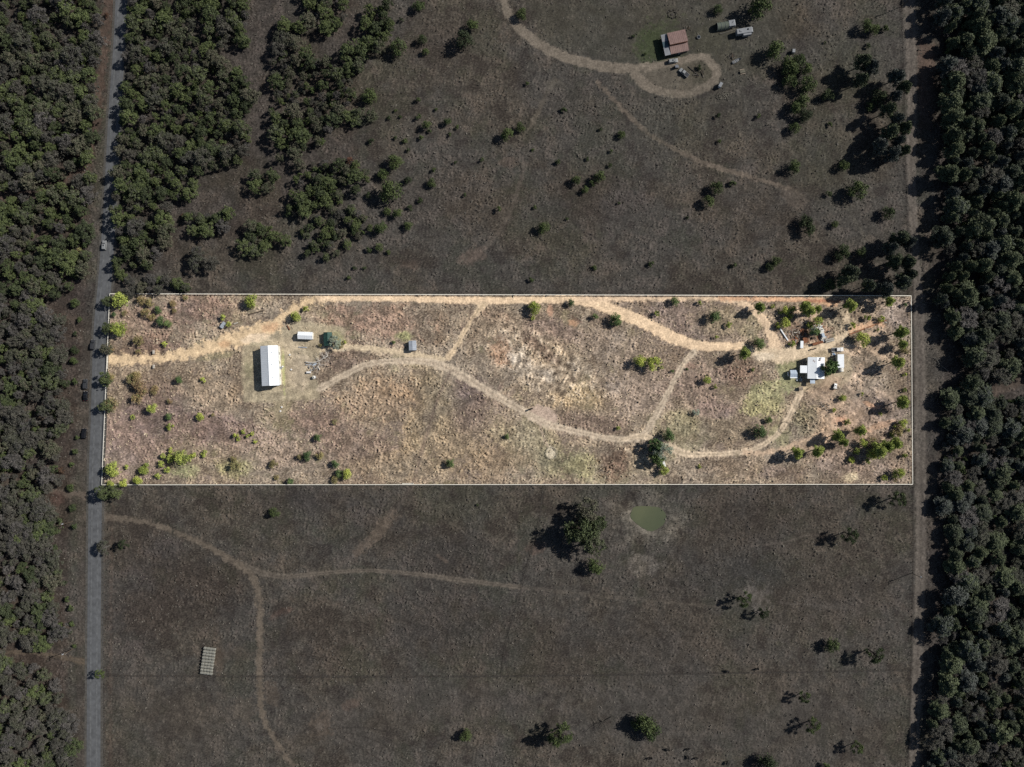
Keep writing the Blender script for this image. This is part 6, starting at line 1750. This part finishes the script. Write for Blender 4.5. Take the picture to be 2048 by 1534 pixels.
# ---- cattle
def cow_meshes():
    me = bpy.data.meshes.new('cow_skin')
    v = [(-.75, 0, 1.15), (-.25, 0, 1.1), (.35, 0, 1.12), (.75, 0, 1.25), (1.05, 0, 1.38), (1.35, 0, 1.22),
         (-.72, .24, .75), (-.80, .24, .42), (-.74, .24, .05), (-.72, -.24, .75), (-.66, -.24, .42), (-.60, -.24, .05),
         (.5, .22, .7), (.52, .22, .4), (.5, .22, .05), (.5, -.22, .7), (.44, -.22, .4), (.52, -.22, .05), (-1.0, 0, 1.15), (-1.08, 0, .7),
         (1.08, .22, 1.42), (1.08, -.22, 1.42)]
    e = [(0, 1), (1, 2), (2, 3), (3, 4), (4, 5), (0, 6), (6, 7), (7, 8), (0, 9), (9, 10), (10, 11), (2, 12), (12, 13), (13, 14), (2, 15), (15, 16), (16, 17), (0, 18), (18, 19), (4, 20), (4, 21)]
    rad = [.36, .42, .38, .26, .17, .10, .16, .08, .07, .16, .08, .07, .13, .075, .07, .13, .075, .07, .06, .03, .04, .04]
    me.from_pydata(v, e, [])
    o = bpy.data.objects.new('cow_skin', me); COL.objects.link(o)
    sk = o.modifiers.new('skin', 'SKIN'); ss = o.modifiers.new('sub', 'SUBSURF'); ss.levels = 1; ss.render_levels = 1
    for i, r_ in enumerate(rad): me.skin_vertices[0].data[i].radius = (r_, r_)
    me.skin_vertices[0].data[1].use_root = True
    dg = bpy.context.evaluated_depsgraph_get(); dg.update()
    m2 = bpy.data.meshes.new_from_object(o.evaluated_get(dg)); m2.name = 'cow_body'
    bpy.data.objects.remove(o)
    m2.materials.clear(); m2.materials.append(HIDE); m2.shade_smooth()
    return m2


COW = cow_meshes()
for px, py, rz, lab in [(1335, 1498, 160, 'black cow grazing above the lone left one in the lower pasture'), (1300, 1514, 200, 'black cow furthest left in the lower pasture herd'), (1375, 1497, 30, 'black cow standing highest in the lower pasture herd'),
                        (1376, 1513, 100, 'black cow in the middle pair of the lower herd, left one'), (1391, 1515, 10, 'black cow in the middle pair of the lower herd, right one'), (1453, 1524, 80, 'black cow furthest right in the lower pasture herd'),
                        (1454, 1341, 150, 'black cow at the wire fence of the lower pasture'), (1513, 1337, 190, 'dark cow right of another along the lower wire fence'), (1061, 818, 25, 'dark brown cow standing on the trampled bare patch')]:
    x, y = G(px, py)
    o = bpy.data.objects.new('cow', COW); o.location = (x, y, zat(x, y)); o.rotation_euler = (0, 0, R(rz)); o.scale = (1.05,) * 3
    COL.objects.link(o); tag(o, lab, 'cow', 'black cattle')

# ---- dry tufts and weeds: nobody could count them
def tufts(name, n, inside, m, label, seed, hgt, wid):
    rg = np.random.default_rng(seed)
    x = rg.uniform(-262, 262, n * 2); y = rg.uniform(-198, 198, n * 2)
    i = np.searchsorted(XS, x); j = np.searchsorted(YS, y)
    keep = (ROUGH[j, i] * (0.55 + 0.35 * N_pat[j, i]) > rg.random(n * 2)) & (CLS[j, i] == 0) & ((INP[j, i] > .5) == inside) & (road_flat[j, i] < .1)
    x, y, i, j = x[keep][:n], y[keep][:n], i[keep][:n], j[keep][:n]
    k = len(x); z = Z[j, i] - 0.05
    V = []
    for b in range(3):
        a = rg.uniform(0, 6.28, k); w = wid * rg.uniform(.5, 1.3, k); h = hgt * rg.uniform(.5, 1.4, k)
        dx, dy = np.cos(a) * w, np.sin(a) * w; lx, ly = rg.normal(0, .25, k), rg.normal(0, .25, k)
        V.append(np.stack([np.stack([x - dx, y - dy, z], 1), np.stack([x + dx, y + dy, z], 1), np.stack([x + dx * 1.3 + lx, y + dy * 1.3 + ly, z + h], 1), np.stack([x - dx * 1.3 + lx, y - dy * 1.3 + ly, z + h], 1)], 1))
    v = np.concatenate(V).reshape(-1, 3)
    o = bpy.data.objects.new(name, np_mesh(name, v, np.arange(len(v)).reshape(-1, 4), m)); COL.objects.link(o)
    tag(o, label, None, None, 'stuff')


STRAW = mat('dry_straw', A(212, 194, 164), .95, .3, .15, col2=A(166, 146, 122))
WEED = mat('dimmed_dry_weeds', A(112, 105, 95), .95, .3, .15, col2=A(86, 80, 72))  # weeds carry the outside dimming in their base colours
tufts('dry_grass', 26000, True, STRAW, 'pale dry grass tufts covering the fenced parcel', 51, .3, .28)
tufts('pasture_weeds', 36000, False, WEED, 'dry weeds in dimmed colours covering the land outside the parcel', 52, .2, .26)
